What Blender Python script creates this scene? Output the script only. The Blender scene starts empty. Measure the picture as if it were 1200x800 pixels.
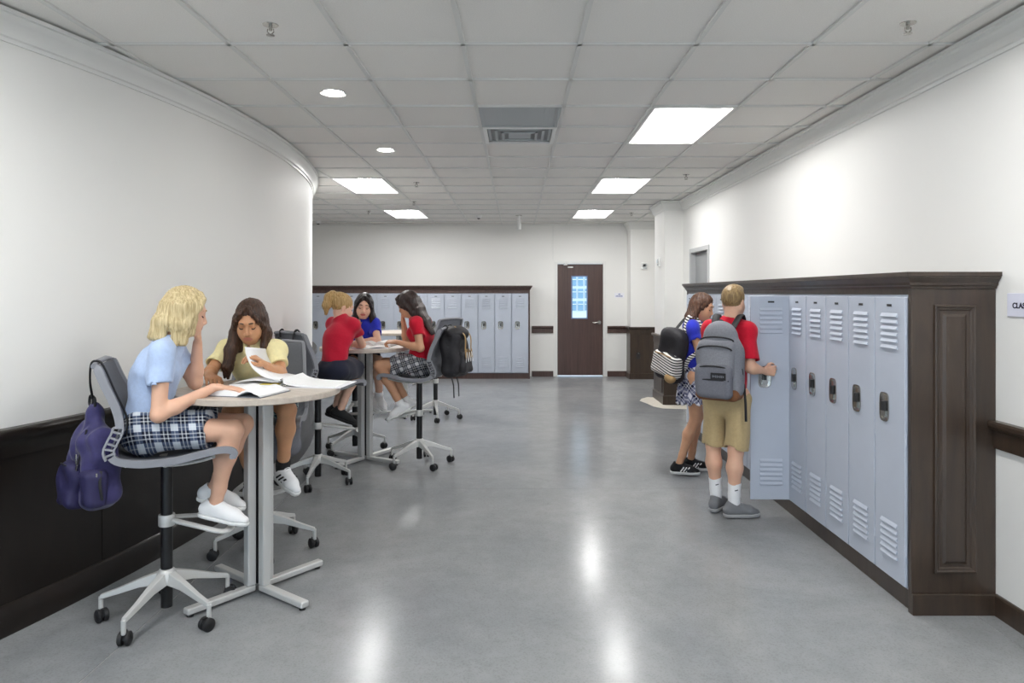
import bpy, bmesh, math, random
import numpy as np
from mathutils import Vector, Matrix

random.seed(7)
SC = bpy.context.scene
COL = SC.collection

# ------------------------------------------------------------------ camera
F_PX, VPX, VPY, EYE = 825.0, 605.5, 343.0, 1.58      # focal length in px of a 1200x800 frame, vanishing point, eye height
cam_d = bpy.data.cameras.new('camera')
cam_d.sensor_width = 36.0
cam_d.lens = F_PX / 1200.0 * 36.0
cam_d.shift_x = -(VPX - 600.0) / 1200.0
cam_d.shift_y = -(400.0 - VPY) / 1200.0
cam_d.clip_start = 0.05
cam_o = bpy.data.objects.new('camera', cam_d)
cam_o.location = (0, 0, EYE)
cam_o.rotation_euler = (math.radians(90), 0, 0)
COL.objects.link(cam_o)
SC.camera = cam_o

# ------------------------------------------------------------------ world / exposure
SC.view_settings.view_transform = 'Standard'
SC.view_settings.look = 'None'
SC.view_settings.gamma = 1.0
SC.view_settings.use_curve_mapping = False
SC.view_settings.exposure = 0.38
SC.cycles.use_denoising = True
SC.cycles.max_bounces = 10
SC.cycles.diffuse_bounces = 7
SC.cycles.sample_clamp_indirect = 8.0
world = bpy.data.worlds.new('world')
SC.world = world
world.use_nodes = True
world.node_tree.nodes['Background'].inputs[0].default_value = (0.70, 0.85, 1.0, 1)
world.node_tree.nodes['Background'].inputs[1].default_value = 2.0
LENS_STRENGTH = 44.0
DOWNLIGHT_STRENGTH = 60.0

# ------------------------------------------------------------------ helpers
def lin(c):
    if isinstance(c, str):
        c = c.lstrip('#')
        c = [int(c[i:i + 2], 16) / 255 for i in (0, 2, 4)]
    return tuple(x / 12.92 if x <= 0.04045 else ((x + 0.055) / 1.055) ** 2.4 for x in c) + (1.0,)

def new_mat(name):
    m = bpy.data.materials.new(name)
    m.use_nodes = True
    nt = m.node_tree
    return m, nt, nt.nodes['Principled BSDF']

def node(nt, typ, **kw):
    n = nt.nodes.new(typ)
    for k, v in kw.items():
        if k in n.inputs:
            n.inputs[k].default_value = v
        else:
            setattr(n, k, v)
    return n

def mat(name, color, rough=0.5, metal=0.0, var=0.0, vscale=8.0, stretch=(1, 1, 1), bump=0.0, bscale=60.0,
        coat=0.0, spec=0.5, trans=0.0, emit=0.0, sheen=0.0):
    """Principled material: colour with a little noise variation and fine bump relief."""
    m, nt, b = new_mat(name)
    c = lin(color)
    b.inputs['Base Color'].default_value = c
    b.inputs['Roughness'].default_value = rough
    b.inputs['Metallic'].default_value = metal
    b.inputs['Specular IOR Level'].default_value = spec
    b.inputs['Coat Weight'].default_value = coat
    b.inputs['Transmission Weight'].default_value = trans
    b.inputs['Sheen Weight'].default_value = sheen
    if emit:
        b.inputs['Emission Color'].default_value = c
        b.inputs['Emission Strength'].default_value = emit
    tc = None
    if var or bump:
        tc = node(nt, 'ShaderNodeTexCoord')
        mp = node(nt, 'ShaderNodeMapping')
        mp.inputs['Scale'].default_value = stretch
        nt.links.new(tc.outputs['Object'], mp.inputs['Vector'])
    if var:
        n = node(nt, 'ShaderNodeTexNoise', Scale=vscale, Detail=5.0, Roughness=0.6)
        nt.links.new(mp.outputs[0], n.inputs['Vector'])
        r = node(nt, 'ShaderNodeValToRGB')
        r.color_ramp.elements[0].position = 0.3
        r.color_ramp.elements[1].position = 0.7
        r.color_ramp.elements[0].color = tuple(x * (1 - var) for x in c[:3]) + (1,)
        r.color_ramp.elements[1].color = tuple(min(1, x * (1 + var)) for x in c[:3]) + (1,)
        nt.links.new(n.outputs[0], r.inputs[0])
        nt.links.new(r.outputs[0], b.inputs['Base Color'])
    if bump:
        n2 = node(nt, 'ShaderNodeTexNoise', Scale=bscale, Detail=3.0)
        nt.links.new(mp.outputs[0], n2.inputs['Vector'])
        bp = node(nt, 'ShaderNodeBump', Strength=bump, Distance=0.01)
        nt.links.new(n2.outputs[0], bp.inputs['Height'])
        nt.links.new(bp.outputs[0], b.inputs['Normal'])
    return m

def wood_mat(name, c0, c1, rough=0.35, stretch=(14, 14, 1.2), coat=0.15):
    m, nt, b = new_mat(name)
    tc = node(nt, 'ShaderNodeTexCoord')
    mp = node(nt, 'ShaderNodeMapping')
    mp.inputs['Scale'].default_value = stretch
    nt.links.new(tc.outputs['Object'], mp.inputs['Vector'])
    n = node(nt, 'ShaderNodeTexNoise', Scale=1.6, Detail=8.0, Roughness=0.65, Distortion=0.6)
    nt.links.new(mp.outputs[0], n.inputs['Vector'])
    r = node(nt, 'ShaderNodeValToRGB')
    r.color_ramp.elements[0].position = 0.3
    r.color_ramp.elements[1].position = 0.72
    r.color_ramp.elements[0].color = lin(c0)
    r.color_ramp.elements[1].color = lin(c1)
    nt.links.new(n.outputs[0], r.inputs[0])
    nt.links.new(r.outputs[0], b.inputs['Base Color'])
    b.inputs['Roughness'].default_value = rough
    b.inputs['Coat Weight'].default_value = coat
    b.inputs['Coat Roughness'].default_value = 0.25
    bp = node(nt, 'ShaderNodeBump', Strength=0.12, Distance=0.004)
    nt.links.new(n.outputs[0], bp.inputs['Height'])
    nt.links.new(bp.outputs[0], b.inputs['Normal'])
    return m

def plaid_mat(name, axa, axb, freq, dark, mid, light, line=None, lw=0.035):
    """Woven check: two sets of bands along two directions given in object space."""
    m, nt, b = new_mat(name)
    tc = node(nt, 'ShaderNodeTexCoord')
    L = nt.links
    def mth(op, a, bb=None, cc=None):
        n = nt.nodes.new('ShaderNodeMath')
        n.operation = op
        for i, v in enumerate((a, bb, cc)):
            if v is None:
                continue
            if isinstance(v, (int, float)):
                n.inputs[i].default_value = v
            else:
                L.new(v, n.inputs[i])
        return n.outputs[0]
    vals, lines = [], []
    for ax in (axa, axb):
        d = node(nt, 'ShaderNodeVectorMath', operation='DOT_PRODUCT')
        L.new(tc.outputs['Object'], d.inputs[0])
        d.inputs[1].default_value = tuple(x * freq for x in ax)
        fr = mth('FRACT', d.outputs['Value'])
        vals.append(mth('LESS_THAN', fr, 0.42))
        l1 = mth('LESS_THAN', mth('ABSOLUTE', mth('SUBTRACT', fr, 0.60)), lw)
        l2 = mth('LESS_THAN', mth('ABSOLUTE', mth('SUBTRACT', fr, 0.82)), lw)
        l3 = mth('LESS_THAN', mth('ABSOLUTE', mth('SUBTRACT', fr, 0.21)), lw * .8)
        lines.append(mth('ADD', mth('MAXIMUM', l1, l2), mth('MULTIPLY', l3, .6)))
    s = mth('MULTIPLY', mth('ADD', vals[0], vals[1]), 0.5)
    r = node(nt, 'ShaderNodeValToRGB')
    e = r.color_ramp.elements
    e[0].position = 0.1
    e[0].color = lin(dark)
    e[1].position = 0.9
    e[1].color = lin(light)
    q = r.color_ramp.elements.new(0.5)
    q.color = lin(mid)
    L.new(s, r.inputs[0])
    mx = node(nt, 'ShaderNodeMixRGB')
    L.new(mth('MULTIPLY', mth('ADD', lines[0], lines[1]), 0.42), mx.inputs[0])
    mx.use_clamp = True
    L.new(r.outputs[0], mx.inputs[1])
    mx.inputs[2].default_value = lin(line or light)
    L.new(mx.outputs[0], b.inputs['Base Color'])
    b.inputs['Roughness'].default_value = 0.85
    b.inputs['Specular IOR Level'].default_value = 0.2
    return m

OFF = {}

def tag(o, label=None, cat=None, group=None, kind=None):
    if label: o['label'] = label
    if cat: o['category'] = cat
    if group: o['group'] = group
    if kind: o['kind'] = kind
    return o

def thing(name, label, cat, loc=(0, 0, 0), rz=0.0, group=None):
    o = bpy.data.objects.new(name, None)
    o.empty_display_size = 0.1
    COL.objects.link(o)
    o.location = loc
    o.rotation_euler = (0, 0, rz)
    OFF[o] = Vector(loc)
    return tag(o, label, cat, group)

def copy_tree(o, parent=None):
    c = o.copy()
    COL.objects.link(c)
    if parent is not None:
        c.parent = parent
    OFF[c] = OFF.get(o, Vector())
    for ch in list(o.children):
        copy_tree(ch, c)
    return c

def link_mesh(name, me, parent, world, mats):
    for m in (mats if isinstance(mats, (list, tuple)) else [mats]):
        me.materials.append(m)
    o = bpy.data.objects.new(name, me)
    COL.objects.link(o)
    if parent is not None:
        o.parent = parent
        if world:
            me.transform(Matrix.Translation(-OFF[parent]))
            OFF[o] = OFF[parent]
        else:
            OFF[o] = OFF.get(parent, Vector())
    elif world:
        n = len(me.vertices)
        co = np.empty(n * 3, np.float32)
        me.vertices.foreach_get('co', co)
        co = co.reshape(-1, 3)
        a, b = co.min(0), co.max(0)
        c = Vector(((a[0] + b[0]) / 2, (a[1] + b[1]) / 2, a[2]))
        me.transform(Matrix.Translation(-c))
        o.location = c
        OFF[o] = Vector(c)
    else:
        OFF[o] = Vector()
    return o

def V3(p):
    return np.array(p, dtype=np.float64)

def lerp(a, b, t):
    return V3(a) * (1 - t) + V3(b) * t

def nrm(v):
    v = V3(v)
    return v / (np.linalg.norm(v) + 1e-12)

class MB:
    """collects polygons, then builds ONE mesh object"""
    def __init__(s):
        s.v, s.f, s.m = [], [], []
    def add(s, vs, fs, mi=0):
        o = len(s.v)
        s.v += [tuple(map(float, p)) for p in vs]
        for f in fs:
            s.f.append(tuple(i + o for i in f))
            s.m.append(mi)
        return s
    def box(s, lo, hi, mi=0):
        x0, y0, z0 = lo
        x1, y1, z1 = hi
        return s.add([(x0, y0, z0), (x1, y0, z0), (x1, y1, z0), (x0, y1, z0), (x0, y0, z1), (x1, y0, z1), (x1, y1, z1), (x0, y1, z1)],
                     [(0, 3, 2, 1), (4, 5, 6, 7), (0, 1, 5, 4), (1, 2, 6, 5), (2, 3, 7, 6), (3, 0, 4, 7)], mi)
    def obox(s, c, ax, half, mi=0):
        c = V3(c)
        A = [nrm(a) * h for a, h in zip(ax, half)]
        P = [c + sx * A[0] + sy * A[1] + sz * A[2] for sz in (-1, 1) for sx, sy in ((-1, -1), (1, -1), (1, 1), (-1, 1))]
        return s.add(P, [(0, 3, 2, 1), (4, 5, 6, 7), (0, 1, 5, 4), (1, 2, 6, 5), (2, 3, 7, 6), (3, 0, 4, 7)], mi)
    def tube(s, path, rad, n=10, mi=0, caps=True, flat=1.0, up=(0, 0, 1)):
        P = [V3(p) for p in path]
        R = rad if isinstance(rad, (list, tuple)) else [rad] * len(P)
        vs = []
        prev = None
        for i, p in enumerate(P):
            t = nrm(P[min(i + 1, len(P) - 1)] - P[max(i - 1, 0)])
            ref = V3(up) if prev is None else prev
            u = ref - t * ref.dot(t)
            if np.linalg.norm(u) < 1e-4:
                ref = V3((1, 0, 0)) if abs(t[0]) < 0.9 else V3((0, 1, 0))
                u = ref - t * ref.dot(t)
            u = nrm(u)
            prev = u
            w = np.cross(t, u)
            for k in range(n):
                a = 2 * math.pi * k / n
                vs.append(p + (u * math.cos(a) * flat + w * math.sin(a)) * R[i])
        fs = []
        for i in range(len(P) - 1):
            for k in range(n):
                fs.append((i * n + k, i * n + (k + 1) % n, (i + 1) * n + (k + 1) % n, (i + 1) * n + k))
        if caps:
            fs.append(tuple(range(n))[::-1])
            fs.append(tuple((len(P) - 1) * n + k for k in range(n)))
        return s.add(vs, fs, mi)
    def cyl(s, a, b, ra, rb=None, n=20, mi=0):
        return s.tube([a, b], [ra, ra if rb is None else rb], n, mi, up=(0.3, 0.2, 0.93) if abs(nrm(V3(b) - V3(a))[2]) < .9 else (1, 0, 0))
    def lathe(s, prof, c=(0, 0, 0), n=28, mi=0, caps=True):
        vs, fs = [], []
        for r, z in prof:
            for k in range(n):
                a = 2 * math.pi * k / n
                vs.append((c[0] + r * math.cos(a), c[1] + r * math.sin(a), c[2] + z))
        for i in range(len(prof) - 1):
            for k in range(n):
                fs.append((i * n + k, i * n + (k + 1) % n, (i + 1) * n + (k + 1) % n, (i + 1) * n + k))
        if caps:
            fs.append(tuple(range(n))[::-1])
            fs.append(tuple((len(prof) - 1) * n + k for k in range(n)))
        return s.add(vs, fs, mi)
    def prism(s, poly, z0, z1, mi=0):
        n = len(poly)
        vs = [(x, y, z0) for x, y in poly] + [(x, y, z1) for x, y in poly]
        fs = [tuple(range(n))[::-1], tuple(range(n, 2 * n))] + [(i, (i + 1) % n, n + (i + 1) % n, n + i) for i in range(n)]
        return s.add(vs, fs, mi)
    def sweep(s, path, prof, mi=0, closed=False, zbase=0.0):
        """profile of (outward offset, z) swept along an xy path; outward = left of travel"""
        n = len(path)
        P = [V3(p) for p in path]
        def leftn(a, b):
            d = b - a
            d = d / np.linalg.norm(d)
            return V3((-d[1], d[0]))
        vs = []
        for i in range(n):
            if closed:
                n0, n1 = leftn(P[i - 1], P[i]), leftn(P[i], P[(i + 1) % n])
            else:
                n0 = leftn(P[max(i - 1, 0)], P[max(i, 1)]) if i > 0 else leftn(P[0], P[1])
                n1 = leftn(P[i], P[i + 1]) if i < n - 1 else n0
            m = n0 + n1
            m = m / max(1e-6, m.dot(n0))
            for o, z in prof:
                q = P[i] + m * o
                vs.append((q[0], q[1], zbase + z))
        k = len(prof)
        fs = []
        for i in range(n if closed else n - 1):
            j = (i + 1) % n
            for a in range(k):
                b = (a + 1) % k
                fs.append((i * k + a, j * k + a, j * k + b, i * k + b))
        if not closed:
            fs.append(tuple(range(k)))
            fs.append(tuple((n - 1) * k + a for a in range(k))[::-1])
        return s.add(vs, fs, mi)
    def mesh(s, name='mesh', smooth=False, recalc=True):
        me = bpy.data.meshes.new(name)
        me.from_pydata(s.v, [], s.f)
        if any(s.m):
            me.polygons.foreach_set('material_index', s.m)
        if recalc:
            bm = bmesh.new()
            bm.from_mesh(me)
            bmesh.ops.recalc_face_normals(bm, faces=bm.faces)
            bm.to_mesh(me)
            bm.free()
        if smooth:
            me.polygons.foreach_set('use_smooth', [True] * len(me.polygons))
        me.update()
        return me
    def build(s, name, mats, parent=None, world=False, smooth=False, bevel=0.0, seg=2, kind=None):
        me = s.mesh(name, smooth or bool(bevel))
        o = link_mesh(name, me, parent, world, mats)
        if bevel:
            md = o.modifiers.new('bevel', 'BEVEL')
            md.width = bevel
            md.segments = seg
            md.limit_method = 'ANGLE'
            md.angle_limit = math.radians(40)
            md.harden_normals = True
        elif smooth:
            me.set_sharp_from_angle(angle=math.radians(40))
        if kind: o['kind'] = kind
        return o

def spline(pts, n):
    """Catmull-Rom through the points, n samples"""
    P = [V3(p) for p in pts]
    P = [2 * P[0] - P[1]] + P + [2 * P[-1] - P[-2]]
    out = []
    m = len(P) - 3
    for i in range(n):
        t = i / (n - 1) * m
        k = min(int(t), m - 1)
        t -= k
        a, b, c, d = P[k:k + 4]
        out.append(0.5 * ((2 * b) + (c - a) * t + (2 * a - 5 * b + 4 * c - d) * t * t + (3 * b - a - 3 * c + d) * t ** 3))
    return out

def text_mesh(txt, size, extrude=0.0008, align='LEFT', bold=0.0):
    cu = bpy.data.curves.new('lettering', 'FONT')
    cu.body = txt
    cu.size = size
    cu.extrude = extrude
    cu.offset = bold
    cu.align_x = align
    o = bpy.data.objects.new('lettering', cu)
    COL.objects.link(o)
    dg = bpy.context.evaluated_depsgraph_get()
    me = bpy.data.meshes.new_from_object(o.evaluated_get(dg))
    bpy.data.objects.remove(o)
    bpy.data.curves.remove(cu)
    return me

# ------------------------------------------------------------------ signed distance modelling (people, cloth, bags)
def _smin(a, b, k):
    if k <= 0:
        return np.minimum(a, b)
    h = np.clip(0.5 + 0.5 * (a - b) / k, 0, 1)
    return a * (1 - h) + b * h - k * h * (1 - h)

def cone(a, b, ra, rb, k=0.02, flat=None, capa=False, capb=False, op='+'):
    """tapered capsule; flat=(direction, ratio) makes it thinner along that direction"""
    a, b = V3(a), V3(b)
    ba = b - a
    L2 = ba.dot(ba) + 1e-12
    L = math.sqrt(L2)
    dn = ba / L
    fv, fs = (None, 1) if flat is None else (nrm(flat[0] - dn * V3(flat[0]).dot(dn)), flat[1])
    r = max(ra, rb)
    lo, hi = np.minimum(a, b) - r, np.maximum(a, b) + r
    def fn(X, Y, Z):
        px, py, pz = X - a[0], Y - a[1], Z - a[2]
        tr = (px * ba[0] + py * ba[1] + pz * ba[2]) / L2
        t = np.clip(tr, 0, 1)
        qx, qy, qz = px - t * ba[0], py - t * ba[1], pz - t * ba[2]
        d2 = qx * qx + qy * qy + qz * qz
        if fv is not None:
            d2 = d2 + (fs * fs - 1) * (qx * fv[0] + qy * fv[1] + qz * fv[2]) ** 2
        d = np.sqrt(d2) - (ra + (rb - ra) * t)
        if capb: d = np.maximum(d, (tr - 1) * L)
        if capa: d = np.maximum(d, -tr * L)
        return d
    return (lo, hi, fn, k, op)

def ell(c, ax, rad, k=0.02, op='+'):
    c = V3(c)
    A = [nrm(a) for a in ax]
    e = np.sqrt(sum((A[i] * rad[i]) ** 2 for i in range(3)))
    mn = min(rad)
    def fn(X, Y, Z):
        px, py, pz = X - c[0], Y - c[1], Z - c[2]
        s0 = s1 = 0
        for i in range(3):
            q = px * A[i][0] + py * A[i][1] + pz * A[i][2]
            s0 = s0 + (q / rad[i]) ** 2
            s1 = s1 + (q / rad[i] ** 2) ** 2
        k0 = np.sqrt(s0)
        k1 = np.sqrt(s1) + 1e-9
        return k0 * (k0 - 1) / k1
    return (c - e, c + e, fn, k, op)

def rbox(c, ax, half, r, k=0.02, op='+'):
    c = V3(c)
    A = [nrm(a) for a in ax]
    e = sum(np.abs(A[i]) * half[i] for i in range(3))
    def fn(X, Y, Z):
        px, py, pz = X - c[0], Y - c[1], Z - c[2]
        o = i_ = None
        for i in range(3):
            q = np.abs(px * A[i][0] + py * A[i][1] + pz * A[i][2]) - (half[i] - r)
            m = np.maximum(q, 0) ** 2
            o = m if o is None else o + m
            i_ = q if i_ is None else np.maximum(i_, q)
        return np.sqrt(o) + np.minimum(i_, 0) - r
    return (c - e, c + e, fn, k, op)

def sdf_build(prims, h, planes=(), disp=None, smooth=1):
    add = [p for p in prims if p[4] == '+']
    lo = np.min([p[0] for p in add], 0) - 3 * h
    hi = np.max([p[1] for p in add], 0) + 3 * h
    n = np.ceil((hi - lo) / h).astype(int) + 1
    ax = [(lo[i] + h * np.arange(n[i])).astype(np.float32) for i in range(3)]
    D = np.full(n, 1e3, np.float32)
    for plo, phi, fn, k, op in prims:
        i0 = np.maximum(np.floor((plo - lo - k - 2.5 * h) / h).astype(int), 0)
        i1 = np.minimum(np.ceil((phi - lo + k + 2.5 * h) / h).astype(int) + 1, n)
        if np.any(i1 <= i0):
            continue
        sl = tuple(slice(a, b) for a, b in zip(i0, i1))
        d = fn(ax[0][sl[0]][:, None, None], ax[1][sl[1]][None, :, None], ax[2][sl[2]][None, None, :])
        if op == '+':
            D[sl] = _smin(D[sl], d.astype(np.float32), k)
        else:
            D[sl] = -_smin(-D[sl], d.astype(np.float32), k)
    X, Y, Z = ax[0][:, None, None], ax[1][None, :, None], ax[2][None, None, :]
    if disp is not None:
        near = np.abs(D) < 0.05
        D = np.where(near, D + disp(X, Y, Z), D)
    for p, nv in planes:
        p, nv = V3(p), nrm(nv)
        D = np.maximum(D, (X - p[0]) * nv[0] + (Y - p[1]) * nv[1] + (Z - p[2]) * nv[2])
    S = D < 0
    cnt = np.zeros(tuple(n - 1), np.uint8)
    offs = [(i, j, k) for i in (0, 1) for j in (0, 1) for k in (0, 1)]
    for i, j, k in offs:
        cnt += S[i:n[0] - 1 + i, j:n[1] - 1 + j, k:n[2] - 1 + k]
    act = (cnt > 0) & (cnt < 8)
    I, J, K = np.nonzero(act)
    m = len(I)
    idx = np.full(act.shape, -1, np.int32)
    idx[I, J, K] = np.arange(m)
    cv = [D[I + i, J + j, K + k] for i, j, k in offs]
    acc = np.zeros((m, 3))
    num = np.zeros(m)
    for a in range(8):
        for b in range(a + 1, 8):
            oa, ob = np.array(offs[a]), np.array(offs[b])
            if np.abs(oa - ob).sum() != 1:
                continue
            mk = (cv[a] < 0) != (cv[b] < 0)
            t = cv[a][mk] / (cv[a][mk] - cv[b][mk])
            acc[mk] += oa + (ob - oa) * t[:, None]
            num[mk] += 1
    verts = (acc / num[:, None] + np.stack([I, J, K], 1)) * h + lo
    quads = []
    e = np.nonzero(S[:-1, 1:-1, 1:-1] != S[1:, 1:-1, 1:-1])
    i, j, k = e[0], e[1] + 1, e[2] + 1
    q = np.stack([idx[i, j - 1, k - 1], idx[i, j, k - 1], idx[i, j, k], idx[i, j - 1, k]], 1)
    fl = ~S[i, j, k]
    q[fl] = q[fl][:, ::-1]
    quads.append(q)
    e = np.nonzero(S[1:-1, :-1, 1:-1] != S[1:-1, 1:, 1:-1])
    i, j, k = e[0] + 1, e[1], e[2] + 1
    q = np.stack([idx[i - 1, j, k - 1], idx[i, j, k - 1], idx[i, j, k], idx[i - 1, j, k]], 1)
    fl = S[i, j, k]
    q[fl] = q[fl][:, ::-1]
    quads.append(q)
    e = np.nonzero(S[1:-1, 1:-1, :-1] != S[1:-1, 1:-1, 1:])
    i, j, k = e[0] + 1, e[1] + 1, e[2]
    q = np.stack([idx[i - 1, j - 1, k], idx[i, j - 1, k], idx[i, j, k], idx[i - 1, j, k]], 1)
    fl = ~S[i, j, k]
    q[fl] = q[fl][:, ::-1]
    quads.append(q)
    Q = np.concatenate(quads)
    for _ in range(smooth):
        s_ = np.zeros_like(verts)
        c_ = np.zeros(m)
        for a, b in ((0, 1), (1, 2), (2, 3), (3, 0)):
            for c in range(3):
                s_[:, c] += np.bincount(Q[:, a], verts[Q[:, b], c], m)
            c_ += np.bincount(Q[:, a], minlength=m)
        verts = 0.5 * verts + 0.5 * s_ / np.maximum(c_, 1)[:, None]
    return verts, Q

def sdf_obj(name, prims, h, mats, parent=None, planes=(), disp=None, smooth=1, regions=None):
    v, q = sdf_build(prims, h, planes, disp, smooth)
    me = bpy.data.meshes.new(name)
    me.vertices.add(len(v))
    me.vertices.foreach_set('co', v.astype(np.float32).ravel())
    me.loops.add(len(q) * 4)
    me.loops.foreach_set('vertex_index', q.astype(np.int32).ravel())
    me.polygons.add(len(q))
    me.polygons.foreach_set('loop_start', np.arange(0, len(q) * 4, 4, dtype=np.int32))
    me.polygons.foreach_set('use_smooth', np.ones(len(q), bool))
    if regions is not None:
        c = v[q].mean(1)
        me.polygons.foreach_set('material_index', regions(c).astype(np.int32))
    me.update(calc_edges=True)
    me.validate()
    return link_mesh(name, me, parent, True, mats)
# ------------------------------------------------------------------ materials of the place
M_WALL = mat('white_wall_paint', '#edece9', 0.55, bump=0.03, bscale=180)
M_TRIM = mat('white_trim_paint', '#e6e6e3', 0.35)
M_TILE = mat('mineral_fibre_tile', '#eceae6', 0.95, var=0.05, vscale=160, bump=0.25, bscale=260, spec=0.1)
M_TEE = mat('ceiling_tee_metal', '#dcdcd9', 0.45)
M_DWOOD = wood_mat('espresso_wainscot_wood', '#110d0a', '#1e1712', 0.34, (5, 5, 1.0), 0.08)
M_CAB = wood_mat('dark_stained_maple', '#2e241d', '#45372c', 0.36, (9, 9, 1.0), 0.2)
M_DOORW = wood_mat('dark_door_veneer', '#3f2b26', '#55403a', 0.4, (18, 18, 0.8), 0.1)
M_LOCK = mat('pale_blue_grey_enamel', '#b7becb', 0.42, var=0.03, vscale=3, coat=0.05)
M_LOCKIN = mat('locker_interior_enamel', '#9aa5b5', 0.5)
M_CHROME = mat('brushed_steel', '#b9b7b2', 0.25, 1.0)
M_DARKGAP = mat('dark_recess_plastic', '#2a2a2c', 0.5)
M_PLASTIC_W = mat('white_plastic', '#eeeeec', 0.4)
M_DARKFR = mat('charcoal_metal_frame', '#4a4b4d', 0.4)
M_GREYDOOR = mat('grey_painted_door', '#8b8d8e', 0.45)
M_VENT = mat('grey_vent_metal', '#b4babc', 0.5)
M_PATCH = mat('bare_pale_concrete', '#cfc9bd', 0.8, var=0.1, vscale=20)
M_BLUEINK = mat('blue_sign_ink', '#3a4a9a', 0.6)
M_NAVYINK = mat('dark_navy_ink', '#20233a', 0.6)
M_SIGN = mat('pale_lilac_sign_plastic', '#dfe0ee', 0.4)

def glass_mat():
    m, nt, b = new_mat('clear_glass')
    b.inputs['Base Color'].default_value = (0.9, 0.96, 1, 1)
    b.inputs['Roughness'].default_value = 0.0
    b.inputs['Transmission Weight'].default_value = 1.0
    b.inputs['IOR'].default_value = 1.05
    return m
M_GLASS = glass_mat()

def emit_mat(name, col, s):
    m = bpy.data.materials.new(name)
    m.use_nodes = True
    nt = m.node_tree
    nt.nodes.remove(nt.nodes['Principled BSDF'])
    e = node(nt, 'ShaderNodeEmission')
    e.inputs[0].default_value = col
    e.inputs[1].default_value = s
    nt.links.new(e.outputs[0], nt.nodes['Material Output'].inputs[0])
    return m
M_LENS = emit_mat('lit_fluorescent_lens', (1.0, 0.995, 0.985, 1), LENS_STRENGTH)
M_DOWN = emit_mat('lit_downlight_lens', (1.0, 0.97, 0.92, 1), DOWNLIGHT_STRENGTH)

def floor_mat():
    m, nt, b = new_mat('polished_concrete')
    L = nt.links
    tc = node(nt, 'ShaderNodeTexCoord')
    n1 = node(nt, 'ShaderNodeTexNoise', Scale=0.9, Detail=7.0, Roughness=0.62, Distortion=0.5)
    n2 = node(nt, 'ShaderNodeTexNoise', Scale=7.0, Detail=6.0, Roughness=0.7)
    n3 = node(nt, 'ShaderNodeTexNoise', Scale=120.0, Detail=3.0)
    n4 = node(nt, 'ShaderNodeTexNoise', Scale=3.2, Detail=9.0, Roughness=0.75, Distortion=1.2)
    for n in (n1, n2, n3, n4):
        L.new(tc.outputs['Object'], n.inputs['Vector'])
    r1 = node(nt, 'ShaderNodeValToRGB')
    r1.color_ramp.elements[0].position, r1.color_ramp.elements[1].position = 0.33, 0.68
    r1.color_ramp.elements[0].color = lin('#84878a')
    r1.color_ramp.elements[1].color = lin('#98999a')
    L.new(n1.outputs[0], r1.inputs[0])
    r2 = node(nt, 'ShaderNodeValToRGB')
    r2.color_ramp.elements[0].position, r2.color_ramp.elements[1].position = 0.35, 0.65
    r2.color_ramp.elements[0].color = (0.91, 0.91, 0.91, 1)
    r2.color_ramp.elements[1].color = (1.0, 1.0, 1.0, 1)
    L.new(n2.outputs[0], r2.inputs[0])
    mx = node(nt, 'ShaderNodeMixRGB', blend_type='MULTIPLY')
    mx.inputs[0].default_value = 1.0
    L.new(r1.outputs[0], mx.inputs[1])
    L.new(r2.outputs[0], mx.inputs[2])
    r3 = node(nt, 'ShaderNodeValToRGB')
    r3.color_ramp.elements[0].position, r3.color_ramp.elements[1].position = 0.34, 0.5
    r3.color_ramp.elements[0].color = (0.78, 0.78, 0.77, 1)
    r3.color_ramp.elements[1].color = (1, 1, 1, 1)
    L.new(n3.outputs[0], r3.inputs[0])
    mx2 = node(nt, 'ShaderNodeMixRGB', blend_type='MULTIPLY')
    mx2.inputs[0].default_value = 0.6
    L.new(mx.outputs[0], mx2.inputs[1])
    L.new(r3.outputs[0], mx2.inputs[2])
    r4 = node(nt, 'ShaderNodeValToRGB')            # darker stained blotches in the cement
    r4.color_ramp.elements[0].position, r4.color_ramp.elements[1].position = 0.30, 0.44
    r4.color_ramp.elements[0].color = (0.84, 0.845, 0.85, 1)
    r4.color_ramp.elements[1].color = (1, 1, 1, 1)
    L.new(n4.outputs[0], r4.inputs[0])
    mx3 = node(nt, 'ShaderNodeMixRGB', blend_type='MULTIPLY')
    mx3.inputs[0].default_value = 0.6
    L.new(mx2.outputs[0], mx3.inputs[1])
    L.new(r4.outputs[0], mx3.inputs[2])
    L.new(mx3.outputs[0], b.inputs['Base Color'])
    rr = node(nt, 'ShaderNodeMapRange')
    rr.inputs['To Min'].default_value = 0.15
    rr.inputs['To Max'].default_value = 0.24
    L.new(n2.outputs[0], rr.inputs['Value'])
    L.new(rr.outputs[0], b.inputs['Roughness'])
    bp = node(nt, 'ShaderNodeBump', Strength=0.03, Distance=0.003)
    L.new(n2.outputs[0], bp.inputs['Height'])
    L.new(bp.outputs[0], b.inputs['Normal'])
    b.inputs['Specular IOR Level'].default_value = 0.13
    return m
M_FLOOR = floor_mat()
M_JOINT = mat('pale_joint_filler', '#b9b9b6', 0.6)

# ------------------------------------------------------------------ the setting
CEIL = 2.875
XR, XP = 2.355, 2.09                    # right wall, face of the two piers
YF, YB = 13.30, -2.6                    # far wall, wall behind the camera
CX, CY, CR = -11.15, 5.70, 9.118        # curved wall: centre and radius
T = 0.611                               # ceiling module
TX0, TY0 = -0.282, 3.683

def arc_x(y, r=CR):
    return CX + math.sqrt(max(0.0, r * r - (y - CY) ** 2))

def struct(mb, name, m, **kw):
    o = mb.build(name, m, None, True, **kw)
    o['kind'] = 'structure'
    return o

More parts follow.
